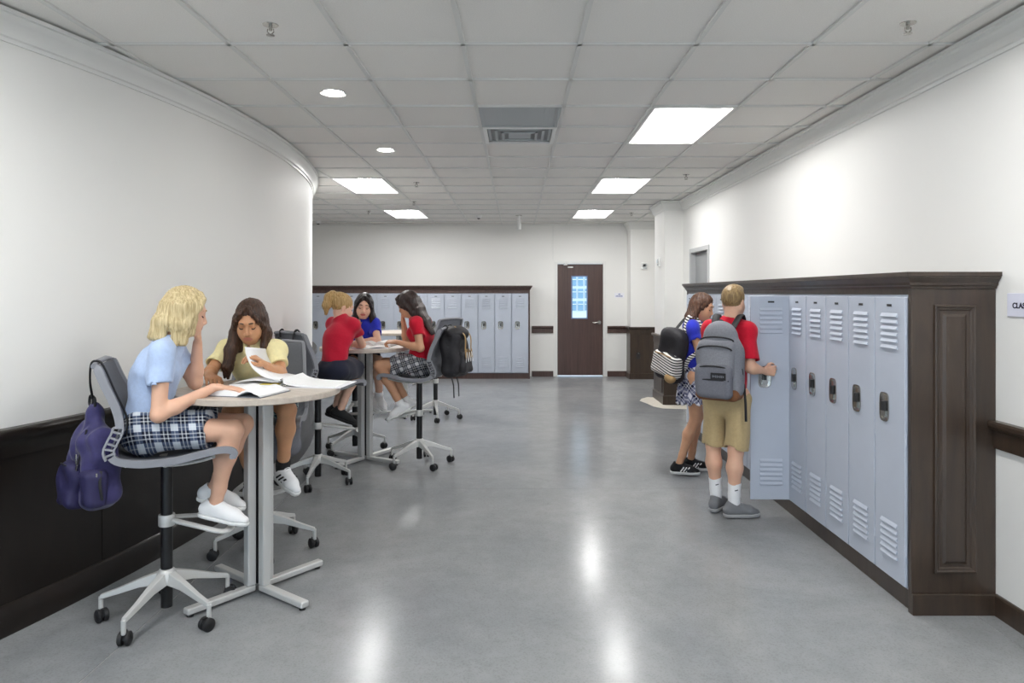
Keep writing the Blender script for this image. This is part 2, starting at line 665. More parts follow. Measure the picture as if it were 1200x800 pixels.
fl = struct(MB().box((-8.6, YB - .1, -0.12), (6.1, YF + .2, -0.003)), 'floor', M_JOINT)
xs, ys = [-8.6, -1.775, 2.25, 6.1], [YB - .1, 5.69, YF + .02]
for i in range(3):
    for j in range(2):
        g = 0.0025
        MB().box((xs[i] + g, ys[j] + g, -0.02), (xs[i + 1] - g, ys[j + 1] - g, 0.0)).build('slab', M_FLOOR, fl, True)
pp = [(1.86, 10.05), (1.90, 9.78), (2.0, 9.62), (2.2, 9.58), (2.36, 9.56), (2.36, 9.9), (2.08, 9.9), (2.06, 10.2), (2.07, 10.62), (1.98, 10.66), (1.86, 10.5), (1.80, 10.3)]
MB().prism([(x, y) for x, y in pp], 0.0, 0.003).build('bare_patch', M_PATCH, fl, True)

# walls
w = MB()
w.box((XR, YB, 0), (XR + .16, 8.66, 3.05)).box((XR, 9.50, 0), (XR + .16, 9.95, 3.05)).box((XR, 8.66, 2.12), (XR + .16, 9.50, 3.05))
w.box((XR + .15, 8.5, 0), (XR + .30, 9.7, 3.0))
struct(w, 'wall_right', M_WALL)
pier = struct(MB().box((XP, 9.95, 0), (XR + .16, 10.65, 3.05)), 'wall_pier', M_WALL)
struct(MB().box((XR + .161, 10.50, 0), (6.0, 10.65, 3.05)), 'wall_corridor', M_WALL)
struct(MB().box((6.0, 10.5, 0), (6.1, YF, 3.05)), 'wall_corridor_end', M_WALL)
DX0, DX1 = 0.766, 1.636
w = MB().box((-6.6, YF, 0), (DX0 - .05, YF + .16, 3.05)).box((DX1 + .05, YF, 0), (6.0, YF + .16, 3.05)).box((DX0 - .05, YF, 2.17), (DX1 + .05, YF + .16, 3.05))
wf = struct(w, 'wall_far', M_WALL)
fpier = struct(MB().box((2.09, 12.90, 0), (2.54, YF - .001, 3.05)), 'wall_far_pier', M_WALL)
w = MB().box((-8.5, YB - .12, 0), (XR + .16, YB, .25)).box((-8.5, YB - .12, 2.70), (XR + .16, YB, 3.05))
bw = [-8.5, -7.0, -4.9, -4.6, -2.5, -2.2, -0.1, 0.2, 2.2, XR + .16]
for i in range(0, 10, 2):
    w.box((bw[i], YB - .12, .25), (bw[i + 1] if i + 1 < 10 else XR + .16, YB, 2.70))
struct(w, 'wall_back', M_WALL)
for i in range(1, 9, 2):  # windows added out of view so daylight fills the hall from behind
    wn = struct(MB().box((bw[i], YB - .08, .25), (bw[i] + .05, YB - .02, 2.70)).box((bw[i + 1] - .05, YB - .08, .25), (bw[i + 1], YB - .02, 2.70)).box((bw[i] + .05, YB - .08, .25), (bw[i + 1] - .05, YB - .02, .30)).box((bw[i] + .05, YB - .08, 2.65), (bw[i + 1] - .05, YB - .02, 2.70)), 'window_%d' % ((i + 1) // 2), M_DARKFR)
    MB().box((bw[i] + .05, YB - .053, .30), (bw[i + 1] - .05, YB - .047, 2.65)).build('pane', M_GLASS, wn, True)
struct(MB().box((-20, -30, -.14), (16, YB - .13, -.02)), 'ground_behind', mat('bounce_ground_paving', '#c9c6be', 0.9, var=.08, vscale=2))  # unseen ground added outside these windows, bounces sky light up to the ceiling
ang = [math.asin((y - CY) / CR) for y in (YB, YF)]
na = 96
arc = [(CX + CR * math.cos(a), CY + CR * math.sin(a)) for a in [ang[0] + (ang[1] - ang[0]) * i / na for i in range(na + 1)]]
arc = arc[::-1]                         # far to near, so that the room is on the left of travel
arc_l = arc
w = MB().sweep(arc_l, [(0, 0), (0, 3.05), (-.15, 3.05), (-.15, 0)])
struct(w, 'wall_left', M_WALL, smooth=True)

# ceiling: slab, tees, tiles one by one
cl = struct(MB().box((-8.6, YB - .1, 3.04), (6.1, YF + .2, 3.14)), 'ceiling', M_TILE)
FIX = {}
COLR = int(round((0.944 - TX0) / T))    # column of the right-hand fixtures
COLL = COLR - 5
for c in (COLR, COLL):
    for r in (-8, -3, 2, 7, 12):
        if c == COLL and r in (2,):
            continue
        FIX[(c, r - 1 if (c == COLL and r == -3) else r)] = 'troffer'
VENT_CELLS = {(0, 2): 'return', (0, 3): 'diffuser'}
FIX[(8, 13)] = 'corridor'  # extra light added out of view behind the pier to brighten the far wall
occupied = set()
for (c, r), k in FIX.items():
    occupied |= {(c, r), (c, r + 1)}
occupied |= set(VENT_CELLS)
tt = MB()
c0, c1, r0, r1 = -13, 10, -10, 15
for c in range(c0, c1 + 1):
    x = TX0 + c * T
    if x < 6.0:
        for r in range(r0, r1 + 1):
            ya, yb = TY0 + r * T, TY0 + (r + 1) * T
            ya, yb = max(ya, YB), min(yb, YF)
            if yb <= ya: continue
            if x > XR - .02 and ya < 10.66: continue
            if (c, r) in occupied and (c - 1, r) in occupied and (c, r) in VENT_CELLS: continue
            if x < arc_x((ya + yb) / 2) - .25: continue
            tt.box((x - .012, ya + .0125, CEIL), (x + .012, yb - .0125, CEIL + .012))
for r in range(r0, r1 + 2):
    y = TY0 + r * T
    if y < YB or y > YF: continue
    for (cc, rr_) in [(c, r) for c in range(c0, c1)]:
        xa, xb = TX0 + cc * T, TX0 + (cc + 1) * T
        if (cc, rr_ - 1) in FIX: continue       # the middle of a two-tile fixture
        if y < 10.65: xb = min(xb, XR)
        xb = min(xb, 6.0)
        if xb <= xa or xb < arc_x(y) - .2: continue
        tt.box((xa - .012, y - .012, CEIL), (xb + .012 if xb < XR - .02 or y > 10.65 else xb, y + .012, CEIL + .012))
tt.build('grid_tee', M_TEE, cl, True)
tile_me = None
rest = MB()
def tile_mesh(sx, sy):
    return MB().box((-sx / 2, -sy / 2, 0), (sx / 2, sy / 2, .016)).mesh('tile')
tile_full = tile_mesh(T - .003, T - .003)
tile_full.materials.append(M_TILE)
partial = {}
def put_tile(me, x, y):
    o = bpy.data.objects.new('tile', me)
    COL.objects.link(o)
    o.parent = cl
    o.location = Vector((x, y, CEIL + .0125)) - OFF[cl]
n_t = 0
for r in range(r0, r1 + 1):
    for c in range(c0, c1 + 1):
        if (c, r) in occupied: continue
        xa, xb = TX0 + c * T, TX0 + (c + 1) * T
        ya, yb = TY0 + r * T, TY0 + (r + 1) * T
        ya, yb = max(ya, YB), min(yb, YF)
        if (ya + yb) / 2 < 10.6: xb = min(xb, XR - .001)
        xb = min(xb, 6.0)
        if xb - xa < .05 or yb - ya < .05: continue
        if xb < arc_x((ya + yb) / 2) - .1: continue
        seen = ya > 1.8 and xb < 2.9
        if not seen:
            rest.box((xa + .002, ya + .002, CEIL + .0125), (xb - .002, yb - .002, CEIL + .0285))
            continue
        if abs(xb - xa - T) < .01 and abs(yb - ya - T) < .01:
            put_tile(tile_full, (xa + xb) / 2, (ya + yb) / 2)
        else:
            key = (round(xb - xa, 3), round(yb - ya, 3))
            if key not in partial:
                partial[key] = tile_mesh(key[0] - .003, key[1] - .003)
                partial[key].materials.append(M_TILE)
            put_tile(partial[key], (xa + xb) / 2, (ya + yb) / 2)
        n_t += 1
rest.build('tiles_out_of_view', M_TILE, cl, True, kind='stuff')

# mouldings
CROWN = [(0, -.135), (.010, -.135), (.013, -.118), (.024, -.112), (.026, -.10), (.034, -.078), (.050, -.050), (.060, -.038), (.062, -.022), (.075, -.018), (.075, 0), (0, 0)]
struct(MB().sweep(arc_l, CROWN, zbase=CEIL), 'trim_1', M_TRIM, smooth=True)
PR = [(XR, YB), (XR, 9.95), (XP, 9.95), (XP, 10.65), (6.0, 10.65)]
struct(MB().sweep(PR, CROWN, zbase=CEIL), 'trim_2', M_TRIM)
struct(MB().sweep([(2.54, YF), (2.54, 12.90), (2.09, 12.90), (2.09, YF)], CROWN, zbase=CEIL), 'trim_3', M_TRIM)
struct(MB().sweep([(2.09, YF), (-6.1, YF)], [(0, -.03), (.014, -.03), (.014, 0), (0, 0)], zbase=CEIL), 'trim_4', M_TRIM)
RAIL = [(0, -.135), (.018, -.135), (.020, -.120), (.020, -.050), (.026, -.044), (.040, -.036), (.046, -.024), (.046, -.010), (.038, 0), (0, 0)]
RT = 0.955
RAILBIG = [(0, -.135), (.024, -.135), (.026, -.115), (.030, -.085), (.044, -.060), (.056, -.045), (.060, -.028), (.056, -.012), (.045, 0), (0, 0)]
rail = struct(MB().sweep(arc_l, RAILBIG, zbase=RT), 'trim_5', M_DWOOD, smooth=True)
struct(MB().sweep([(XR, YB), (XR, 3.452)], RAIL, zbase=RT), 'trim_6', M_CAB)
struct(MB().sweep([(DX0 - .075, YF), (0.285, YF)], RAIL, zbase=RT), 'trim_7', M_DOORW)
struct(MB().sweep([(2.075, YF), (DX1 + .075, YF)], RAIL, zbase=RT), 'trim_8', M_DOORW)
PC = [(2.54, YF), (2.54, 12.90), (2.09, 12.90), (2.09, YF)]
struct(MB().sweep(PC, RAIL, zbase=RT), 'trim_9', M_CAB)
PN = [(XR, 9.95), (XP, 9.95), (XP, 10.65), (XR + .6, 10.65)]
struct(MB().sweep(PN, RAIL, zbase=RT + .02), 'trim_10', M_CAB)
BASE = [(0, 0), (.016, 0), (.016, .095), (.010, .105), (0, .105)]
struct(MB().sweep([(XR, YB), (XR, 3.452)], BASE), 'baseboard_right', M_CAB)
struct(MB().sweep([(DX0 - .075, YF), (0.285, YF)], BASE), 'baseboard_far', M_DOORW)
struct(MB().sweep([(2.073, YF), (DX1 + .075, YF)], BASE), 'baseboard_far_right', M_DOORW)
struct(MB().sweep(PC, [(0, 0), (.03, 0), (.03, .10), (.016, .11), (0, .11)]), 'baseboard_far_pier', M_CAB)
struct(MB().sweep(PN, [(0, 0), (.03, 0), (.03, .12), (.016, .135), (0, .135)]), 'baseboard_pier', M_CAB)
struct(MB().sweep(arc_l, [(0, 0), (.028, 0), (.028, .13), (.016, .145), (0, .145)]), 'baseboard_left', M_DWOOD, smooth=True)
# wainscot boards: dark panels, each its own piece
nseg = 16
for i in range(nseg):
    k0, k1 = i * na // nseg, (i + 1) * na // nseg
    seg = arc_l[k0:k1 + 1]
    seg = [tuple(V3(p)) for p in seg]
    d0 = nrm(V3(seg[1]) - V3(seg[0])) * .002
    seg[0] = tuple(V3(seg[0]) + d0)
    seg[-1] = tuple(V3(seg[-1]) - d0)
    MB().sweep(seg, [(0.0005, .14), (.014, .14), (.014, RT - .13), (0.0005, RT - .13)]).build('wainscot_panel', M_DWOOD, rail, True, smooth=True)
wp = struct(MB().sweep(PN, [(0.0005, .13), (.014, .13), (.014, RT - .11), (0.0005, RT - .11)]), 'trim_11', M_CAB)
wq = struct(MB().sweep(PC, [(0.0005, .10), (.014, .10), (.014, RT - .13), (0.0005, RT - .13)]), 'trim_12', M_CAB)
# raised stile frame on the narrow flank of the pier
MB().box((XP - .024, 10.02, .16), (XP - .0145, 10.58, .80)).build('panel', M_CAB, wp, True, bevel=.006)

# far door
d1 = MB()
fr = MB().box((DX0 - .05, YF - .012, 0), (DX0 + .004, YF + .12, 2.175)).box((DX1 - .004, YF - .012, 0), (DX1 + .05, YF + .12, 2.175)).box((DX0 + .004, YF - .012, 2.128), (DX1 - .004, YF + .12, 2.175))
frame = struct(fr, 'trim_13', M_TRIM, bevel=.004)
gx0, gx1 = DX0 + 0.285, DX0 + 0.285 + .275
gz0, gz1 = 1.105, 1.885
dy0, dy1 = YF + .03, YF + .075
w = MB().box((DX0 + .006, dy0, .022), (gx0, dy1, 2.122)).box((gx1, dy0, .022), (DX1 - .006, dy1, 2.122)).box((gx0, dy0, .022), (gx1, dy1, gz0)).box((gx0, dy0, gz1), (gx1, dy1, 2.122))
door = struct(w, 'door_1', M_DOORW)
b = .018
w = MB().box((gx0 - b, dy0 - .008, gz0 - b), (gx0 + .004, dy0 + .001, gz1 + b)).box((gx1 - .004, dy0 - .008, gz0 - b), (gx1 + b, dy0 + .001, gz1 + b))
w.box((gx0, dy0 - .008, gz0 - b), (gx1, dy0 + .001, gz0 + .004)).box((gx0, dy0 - .008, gz1 - .004), (gx1, dy0 + .001, gz1 + b))
w.build('window_frame', mat('blue_grey_metal_bead', '#6f7fa0', 0.4), door, True)
MB().box((gx0 + .001, dy0 + .018, gz0 + .001), (gx1 - .001, dy0 + .024, gz1 - .001)).build('pane', M_GLASS, door, True)
hz = 1.02
hx = DX1 - .075
hm = MB().cyl((hx, dy0, hz), (hx, dy0 - .02, hz), .036, n=24).cyl((hx, dy0 - .02, hz), (hx, dy0 - .055, hz), .012)
hm.tube([(hx, dy0 - .05, hz), (hx - .05, dy0 - .055, hz), (hx - .12, dy0 - .05, hz - .004)], [.013, .012, .009])
hm.build('lever_handle', M_CHROME, door, True, smooth=True)
MB().box((DX0 + .20, dy0 - .003, 2.055), (DX0 + .30, dy0 - .0002, 2.075)).build('maker_plate', M_CHROME, door, True)
MB().box((DX0 + .12, YF - .02, 2.10), (DX0 + .19, YF + .0, 2.14)).build('closer_bracket', M_CHROME, frame, True)
MB().box((DX0 - .09, YF - .014, 2.20), (DX0 - .072, YF - .0005, CEIL - .03)).build('conduit', M_TRIM, wf, True)

# grey door on the right wall
w = MB().box((XR - .012, 8.60, 0), (XR + .12, 8.664, 2.17)).box((XR - .012, 9.496, 0), (XR + .12, 9.56, 2.17)).box((XR - .012, 8.664, 2.115), (XR + .12, 9.496, 2.17))
struct(w, 'trim_14', mat('pale_grey_door_frame_paint', '#bcbdbd', 0.45), bevel=.003)
g = struct(MB().box((XR + .06, 8.67, .01), (XR + .10, 9.49, 2.11)), 'door_2', M_GREYDOOR)
MB().box((XR + .052, 8.75, 1.30), (XR + .059, 8.87, 1.93)).build('pane', M_DARKGAP, g, True)
MB().cyl((XR + .06, 9.40, 1.0), (XR + .02, 9.40, 1.0), .02).tube([(XR + .025, 9.40, 1.0), (XR + .02, 9.29, 1.0)], .01).build('lever_handle', M_CHROME, g, True, smooth=True)

# beyond the far door: paving and a building
struct(MB().box((-14, YF + .17, -.12), (16, 40, -.02)), 'ground', mat('sunlit_paving', '#d5d2ca', 0.9, var=.08, vscale=2))
bl = thing('building', 'pale office building with rows of windows seen through the door glass', 'building', (2.0, 24, 0))
MB().box((-12, 24, -.02), (16, 28, 9)).build('facade', mat('pale_render', '#d6dde2', 0.8), bl, True)
M_BWIN = mat('blue_window_glass', '#7f9fb5', 0.15)
for i in range(9):
    for j in range(3):
        x = 1.15 + i * .235
        z = .98 + j * .42
        wn = MB().box((x, 23.96, z), (x + .17, 23.999, z + .32)).build('window', M_BWIN, bl, True)
        MB().box((x, 23.94, z + .20), (x + .17, 23.959, z + .225)).build('mullion', M_TRIM, wn, True)

# dark framed board beyond the pier, on the far wall
nb = thing('notice_board', 'dark framed board on the far wall behind the piers', 'board', (2.95, YF, .95))
MB().box((2.62, YF - .03, .95), (3.28, YF - .001, 1.72)).build('frame', M_DARKFR, nb, True, bevel=.006)
MB().box((2.67, YF - .034, 1.0), (3.23, YF - .0302, 1.67)).build('panel', mat('grey_felt', '#6a6c70', 0.9), nb, True)

# ------------------------------------------------------------------ ceiling fixtures
def troffer():
    t = thing('ceiling_light', 'long recessed ceiling light with a glowing central lens', 'ceiling light', group='recessed ceiling lights')
    hx, hy = T / 2 - .013, T - .013
    f = MB()
    f.box((-hx, -hy, -.003), (-hx + .018, hy, .012)).box((hx - .018, -hy, -.003), (hx, hy, .012))
    f.box((-hx + .018, -hy, -.003), (hx - .018, -hy + .018, .012)).box((-hx + .018, hy - .018, -.003), (hx - .018, hy, .012))
    f.build('frame', M_PLASTIC_W, t)
    a, b_, top = hx - .018, .085, .085
    rf = MB()
    for s in (-1, 1):
        pts = [(s * a, .004), (s * (a - .03), .045), (s * (b_ + .06), .075), (s * b_, top)]
        for (x0, z0), (x1, z1) in zip(pts, pts[1:]):
            rf.add([(x0, -hy + .018, z0), (x1, -hy + .018, z1), (x1, hy - .018, z1), (x0, hy - .018, z0)], [(0, 1, 2, 3)])
    rf.box((-b_, -hy + .018, top), (b_, hy - .018, top + .003))
    for s in (-1, 1):
        y = s * (hy - .018)
        rf.add([(-a, y, .004), (a, y, .004), (a, y, top), (-a, y, top)], [(0, 1, 2, 3)])
    rf.build('reflector', mat('white_reflector_enamel', '#f4f4f2', 0.35), t)
    ln = MB()
    n = 9
    prof = [(-b_ + 2 * b_ * i / (n - 1), .058 - .034 * math.sin(math.pi * i / (n - 1))) for i in range(n)]
    vs = [(x, y, z) for y in (-hy + .05, hy - .05) for x, z in prof]
    ln.add(vs, [(i, i + 1, n + i + 1, n + i) for i in range(n - 1)] + [tuple(range(n)), tuple(range(2 * n - 1, n - 1, -1))])
    ln.build('lens', M_LENS, t)
    return t
proto = troffer()
first = True
for (c, r), k in FIX.items():
    o = proto if first else copy_tree(proto)
    first = False
    o.location = (TX0 + (c + .5) * T, TY0 + (r + 1) * T, CEIL)
    side = 'locker-side' if c == COLR  else ('table-side' if c == COLL else 'corridor')
    o['label'] = {12: 'long glowing recessed ceiling light, first of the %s row from the far wall', 7: 'long glowing recessed ceiling light, second of the %s row from the far wall',
                  2: 'long glowing recessed ceiling light, third of the %s row from the far wall', -3: 'long glowing recessed ceiling light of the %s row, above the camera', -4: 'long glowing recessed ceiling light of the %s row, above the camera',
                  -8: 'long glowing recessed ceiling light of the %s row, by the added rear windows', 13: 'long glowing recessed ceiling light added in the side %s behind the pier'}[r] % side
def downlight():
    t = thing('downlight', 'small round recessed downlight glowing near the curved wall', 'downlight', group='downlights along the curved wall')
    MB().lathe([(.082, -.004), (.085, 0), (.070, .0), (.066, .006), (.082, .006), (.082, -.004)], caps=False).build('trim_ring', M_PLASTIC_W, t, smooth=True)
    MB().lathe([(.064, -.0005), (.064, .006)], n=24).build('lens', M_DOWN, t)
    return t
proto = downlight()
first = True
for r in (-6, -3, 1, 4):
    o = proto if first else copy_tree(proto)
    first = False
    o.location = (TX0 - 1.5 * T, TY0 + (r + .5) * T, CEIL + .010)
    o['label'] = {-6: 'small round recessed downlight by the curved wall near the added rear windows', -3: 'small round recessed downlight by the curved wall above the camera',
                  1: 'small round glowing downlight above the stool of the girl in yellow', 4: 'small round glowing downlight above the second bar table'}[r]
# vents
vt = thing('return_air_grille', 'flat grey return air grille in the ceiling, one tile wide', 'vent', (TX0 + .5 * T, TY0 + 2.5 * T, CEIL))
h_ = T / 2 - .014
w = MB().box((-h_, -h_, -.002), (-h_ + .02, h_, .01)).box((h_ - .02, -h_, -.002), (h_, h_, .01)).box((-h_ + .02, -h_, -.002), (h_ - .02, -h_ + .02, .01)).box((-h_ + .02, h_ - .02, -.002), (h_ - .02, h_, .01))
w.build('frame', M_VENT, vt)
MB().box((-h_ + .02, -h_ + .02, .004), (h_ - .02, h_ - .02, .016)).build('backing', M_VENT, vt)
for i in range(14):
    x = -h_ + .035 + i * (2 * h_ - .07) / 13
    MB().box((x - .0015, -h_ + .02, .001), (x + .0015, h_ - .02, .0038)).build('fin', M_VENT, vt)
vt = thing('air_diffuser', 'square grey ceiling diffuser with a stepped face beyond the return grille', 'vent', (TX0 + .5 * T, TY0 + 3.5 * T, CEIL))
w = MB().box((-h_, -h_, -.004), (-h_ + .03, h_, .01)).box((h_ - .03, -h_, -.004), (h_, h_, .01)).box((-h_ + .03, -h_, -.004), (h_ - .03, -h_ + .03, .01)).box((-h_ + .03, h_ - .03, -.004), (h_ - .03, h_, .01))
w.build('frame', M_PLASTIC_W, vt, bevel=.002)
w = MB()
for i, (s, z) in enumerate(((.255, .03), (.20, .022), (.145, .014))):
    for (a, b2) in (((-s, -s), (s, -s + .02)), ((-s, s - .02), (s, s)), ((-s, -s), (-s + .02, s)), ((s - .02, -s), (s, s))):
        w.box((a[0], a[1], z - .02), (b2[0], b2[1], z - .012))
w.build('cone', M_VENT, vt)
MB().box((-.09, -.09, .0), (.09, .09, .006)).build('core_plate', M_VENT, vt)
MB().box((-h_ + .03, -h_ + .03, .022), (h_ - .03, h_ - .03, .064)).build('backing', mat('grey_duct_lining', '#a3a6a8', .8), vt)

# sprinklers, cameras, pendant
def sprinkler(x, y, lb):
    t = thing('sprinkler_head', 'small pendent sprinkler head in the ceiling ' + lb, 'sprinkler', (x, y, CEIL + .0125), group='ceiling sprinklers')
    MB().lathe([(.036, -.004), (.038, 0), (.012, 0.0)], n=20).build('escutcheon', M_CHROME, t, smooth=True)
    MB().cyl((0, 0, 0), (0, 0, -.03), .009, n=10).build('stem', M_CHROME, t, smooth=True)
    MB().tube([(.014, 0, -.02), (.016, 0, -.035), (0, 0, -.05)], .003, n=6).tube([(-.014, 0, -.02), (-.016, 0, -.035), (0, 0, -.05)], .003, n=6).build('yoke', M_CHROME, t)
    MB().lathe([(.005, -.055), (.02, -.053), (.02, -.05), (.005, -.05)], n=14).build('deflector', M_CHROME, t)
def ceil_pt(px, py):
    d = F_PX * (CEIL - EYE) / (VPY - py)
    return ((px - VPX) / F_PX * d, d)
for px, py, lb in ((317, 32, 'above the first bar table'), (1064, 30, 'above the panelled locker end'), (488, 215, 'beside the second table-side light'), (804, 206, 'near the grey side door'),
                   (740, 250, 'beside the first locker-side light from the far wall'), (485, 237, 'between the two table-side lights'), (432, 248, 'behind the end of the curved wall')):
    sprinkler(*ceil_pt(px, py), lb)
for px, py, lb in ((561, 253, 'small white dome camera with dark lens on the far ceiling, mid hall'), (373, 259.5, 'small white dome camera with dark lens past the end of the curved wall')):
    x, y = ceil_pt(px, py)
    t = thing('dome_camera', lb, 'security camera', (x, min(y, YF - .2), CEIL + .0125))
    MB().lathe([(.03, -.05), (.05, -.03), (.055, 0.0)], n=20).build('housing', M_PLASTIC_W, t, smooth=True)
    MB().lathe([(.004, -.068), (.02, -.062), (.029, -.05)], n=16).build('lens', M_DARKGAP, t, smooth=True)
x, y = ceil_pt(608, 253)
t = thing('pendant_sensor', 'short white cylinder hanging from the ceiling in front of the far wall', 'sensor', (x, y, CEIL + .012))
MB().lathe([(.028, -.24), (.035, -.235), (.035, -.075), (.02, -.065), (.02, 0.0)], n=18).build('body', M_PLASTIC_W, t, smooth=True)
MB().lathe([(.055, -.006), (.055, 0.0)], n=18).build('canopy', M_CHROME, t, smooth=True)

# wall devices and signs
def strobe(name, label, c, axx, nv):
    t = thing(name, label, 'fire alarm', c)
    w = MB()
    w.obox(V3(c) + V3(nv) * .012, (axx, (0, 0, 1), nv), (.055, .065, .012))
    w.build('back_plate', M_PLASTIC_W, t, True, bevel=.006)
    MB().obox(V3(c) + V3(nv) * .034 + V3((0, 0, .012)), (axx, (0, 0, 1), nv), (.03, .026, .01)).build('strobe_lens', M_GLASS, t, True, bevel=.006)
    MB().obox(V3(c) + V3(nv) * .026 + V3((0, 0, -.04)), (axx, (0, 0, 1), nv), (.035, .010, .002)).build('grille', M_VENT, t, True)
strobe('fire_alarm_strobe', 'white fire alarm strobe on the pier beside the far door', (2.34, 12.899, 2.07), (1, 0, 0), (0, -1, 0))
strobe('fire_alarm_strobe', 'white fire alarm strobe on the flank of the nearer pier', (XP - .001, 10.30, 2.03), (0, 1, 0), (-1, 0, 0))
x = (748 - VPX) / F_PX * 12.88
t = thing('wall_outlet', 'dark outlet plate with steel cap on the wooden pier beside the door', 'outlet', (x, 12.885, .43))
MB().box((x - .035, 12.878, .37), (x + .035, 12.885, .49)).build('plate', M_DARKGAP, t, True, bevel=.003)
MB().box((x - .015, 12.870, .46), (x + .015, 12.8779, .485)).build('cap', M_CHROME, t, True)
def text_on(txt, size, origin, xdir, parent, m, name='lettering', bold=0.0, align='LEFT'):
    me = text_mesh(txt, size, .0006, align, bold)
    zc = Vector(xdir).cross(Vector((0, 0, 1)))
    M = Matrix((Vector(xdir), Vector((0, 0, 1)), zc)).transposed().to_4x4()
    me.transform(Matrix.Translation(Vector(origin)) @ M)
    return link_mesh(name, me, parent, True, m)
sy = 3.28
def rwall(px):                    # a point of the right wall seen at image column px
    return F_PX * XR / (px - VPX)
ya = rwall(1182)
zt = EYE + (343 - 344) / F_PX * ya
t = thing('room_sign', 'pale plastic room sign reading CLASSROOM beside the wooden locker end', 'sign', (XR, ya - .2, 1.47))
MB().box((XR - .008, ya - .36, EYE - .113), (XR - .0005, ya, EYE - .002)).build('plate', M_SIGN, t, True, bevel=.002)
text_on('CLASSROOM', .036, (XR - .0088, ya - .038, EYE - .072), (0, -1, 0), t, M_NAVYINK, bold=.0012)
x0 = (720 - VPX) / F_PX * YF
t = thing('door_sign', 'tiny white sign with two lines of blue lettering beside the brown door', 'sign', (x0 + .09, YF, 1.49))
MB().box((x0, YF - .008, 1.488), (x0 + .185, YF - .0005, 1.578)).build('plate', mat('white_sign_plastic', '#eeeef4', .4), t, True, bevel=.002)
lt_ = MB()
for zc_, xs_ in ((1.552, [.078, .092, .106]), (1.516, [.030 + .0145 * i for i in range(9)])):
    for i, xx in enumerate(xs_):          # illegibly small lettering: strokes of uneven height
        lt_.box((x0 + xx - .005, YF - .0090, zc_ - .008), (x0 + xx + .005, YF - .0081, zc_ + (.012 if i % 3 else .008)))
lt_.build('lettering', M_BLUEINK, t, True)

# ------------------------------------------------------------------ lockers
LP, LD, LZ0, LZ1 = 0.30, 0.36, 0.105, 1.57
def door_mesh(w_):
    m = MB()
    # door leaf hung at x=0, reaching to -w_
    m.box((-w_, -.018, LZ0 + .012), (0, -.002, LZ1 - .012))
    return m
def locker_proto(w_):
    t = thing('locker', '', 'locker')
    b = MB()
    e = .006
    b.box((0, .004, LZ0), (e, LD, LZ1)).box((w_ - e, .004, LZ0), (w_, LD, LZ1)).box((e, LD - .004, LZ0), (w_ - e, LD, LZ1))
    b.box((e, .004, LZ0), (w_ - e, LD - .004, LZ0 + .010)).box((e, .004, LZ1 - .012), (w_ - e, LD - .004, LZ1))
    b.box((0, 0, LZ0), (.010, .004, LZ1)).box((w_ - .010, 0, LZ0), (w_, .004, LZ1)).box((.010, 0, LZ0), (w_ - .010, .004, LZ0 + .014)).box((.010, 0, LZ1 - .016), (w_ - .010, .004, LZ1))
    b.box((e, .03, LZ1 - .30), (w_ - e, LD - .004, LZ1 - .29))
    b.build('body', M_LOCK, t)
    dw = w_ - .012
    d = door_mesh(dw).build('door', M_LOCK, t, bevel=.003)
    d.location = (w_ - .006, -.001, 0)
    lv = MB()
    lv.add([(-.078, 0, .011), (.078, 0, .011), (.078, -.009, -.007), (-.078, -.009, -.007), (-.078, 0, -.0095), (.078, 0, -.0095)],
           [(0, 1, 2, 3), (3, 2, 5, 4), (0, 3, 4), (1, 5, 2)])
    lm = lv.mesh('louver')
    lm.materials.append(M_LOCK)
    xc = -dw / 2
    for z in [1.465 - i * .0325 for i in range(6)] + [.395 - i * .0325 for i in range(6)]:
        o = bpy.data.objects.new('louver', lm)
        COL.objects.link(o)
        o.parent = d
        o.location = (xc, -.0185, z)
    hx_, hz_ = -dw + .098, .985
    h = MB()
    n = 20
    def ring(sx, sz, y):
        pts = []
        for k in range(n):
            a = 2 * math.pi * k / n
            c_, s_ = math.cos(a), math.sin(a)
            pts.append((hx_ + sx * math.copysign(abs(c_) ** .5, c_), y, hz_ + sz * math.copysign(abs(s_) ** .5, s_)))
        return pts
    rs = [ring(.046, .076, -.0182), ring(.046, .076, -.023), ring(.039, .069, -.0235), ring(.033, .062, -.0196), ring(.030, .058, -.0187)]
    vs = [p for r in rs for p in r]
    fs = [(i * n + k, i * n + (k + 1) % n, (i + 1) * n + (k + 1) % n, (i + 1) * n + k) for i in range(4) for k in range(n)] + [tuple(range(4 * n, 5 * n))]
    h.add(vs, fs, 0)
    h.box((hx_ - .018, -.030, hz_ - .052), (hx_ + .018, -.0188, hz_ - .020), 0)
    h.box((hx_ - .010, -.036, hz_ - .02), (hx_ + .010, -.019, hz_ + .03), 1)
    h.build('handle', [M_CHROME, M_DARKGAP], d, smooth=True)
    MB().box((xc - .022, -.0205, 1.510), (xc + .022, -.0184, 1.522)).build('number_plate', M_DARKGAP, d)
    for z in (.30, .85, 1.40):
        MB().cyl((.0035, -.012, z - .03), (.0035, -.012, z + .03), .0042, n=8).build('hinge', M_LOCK, d)
    return t, d

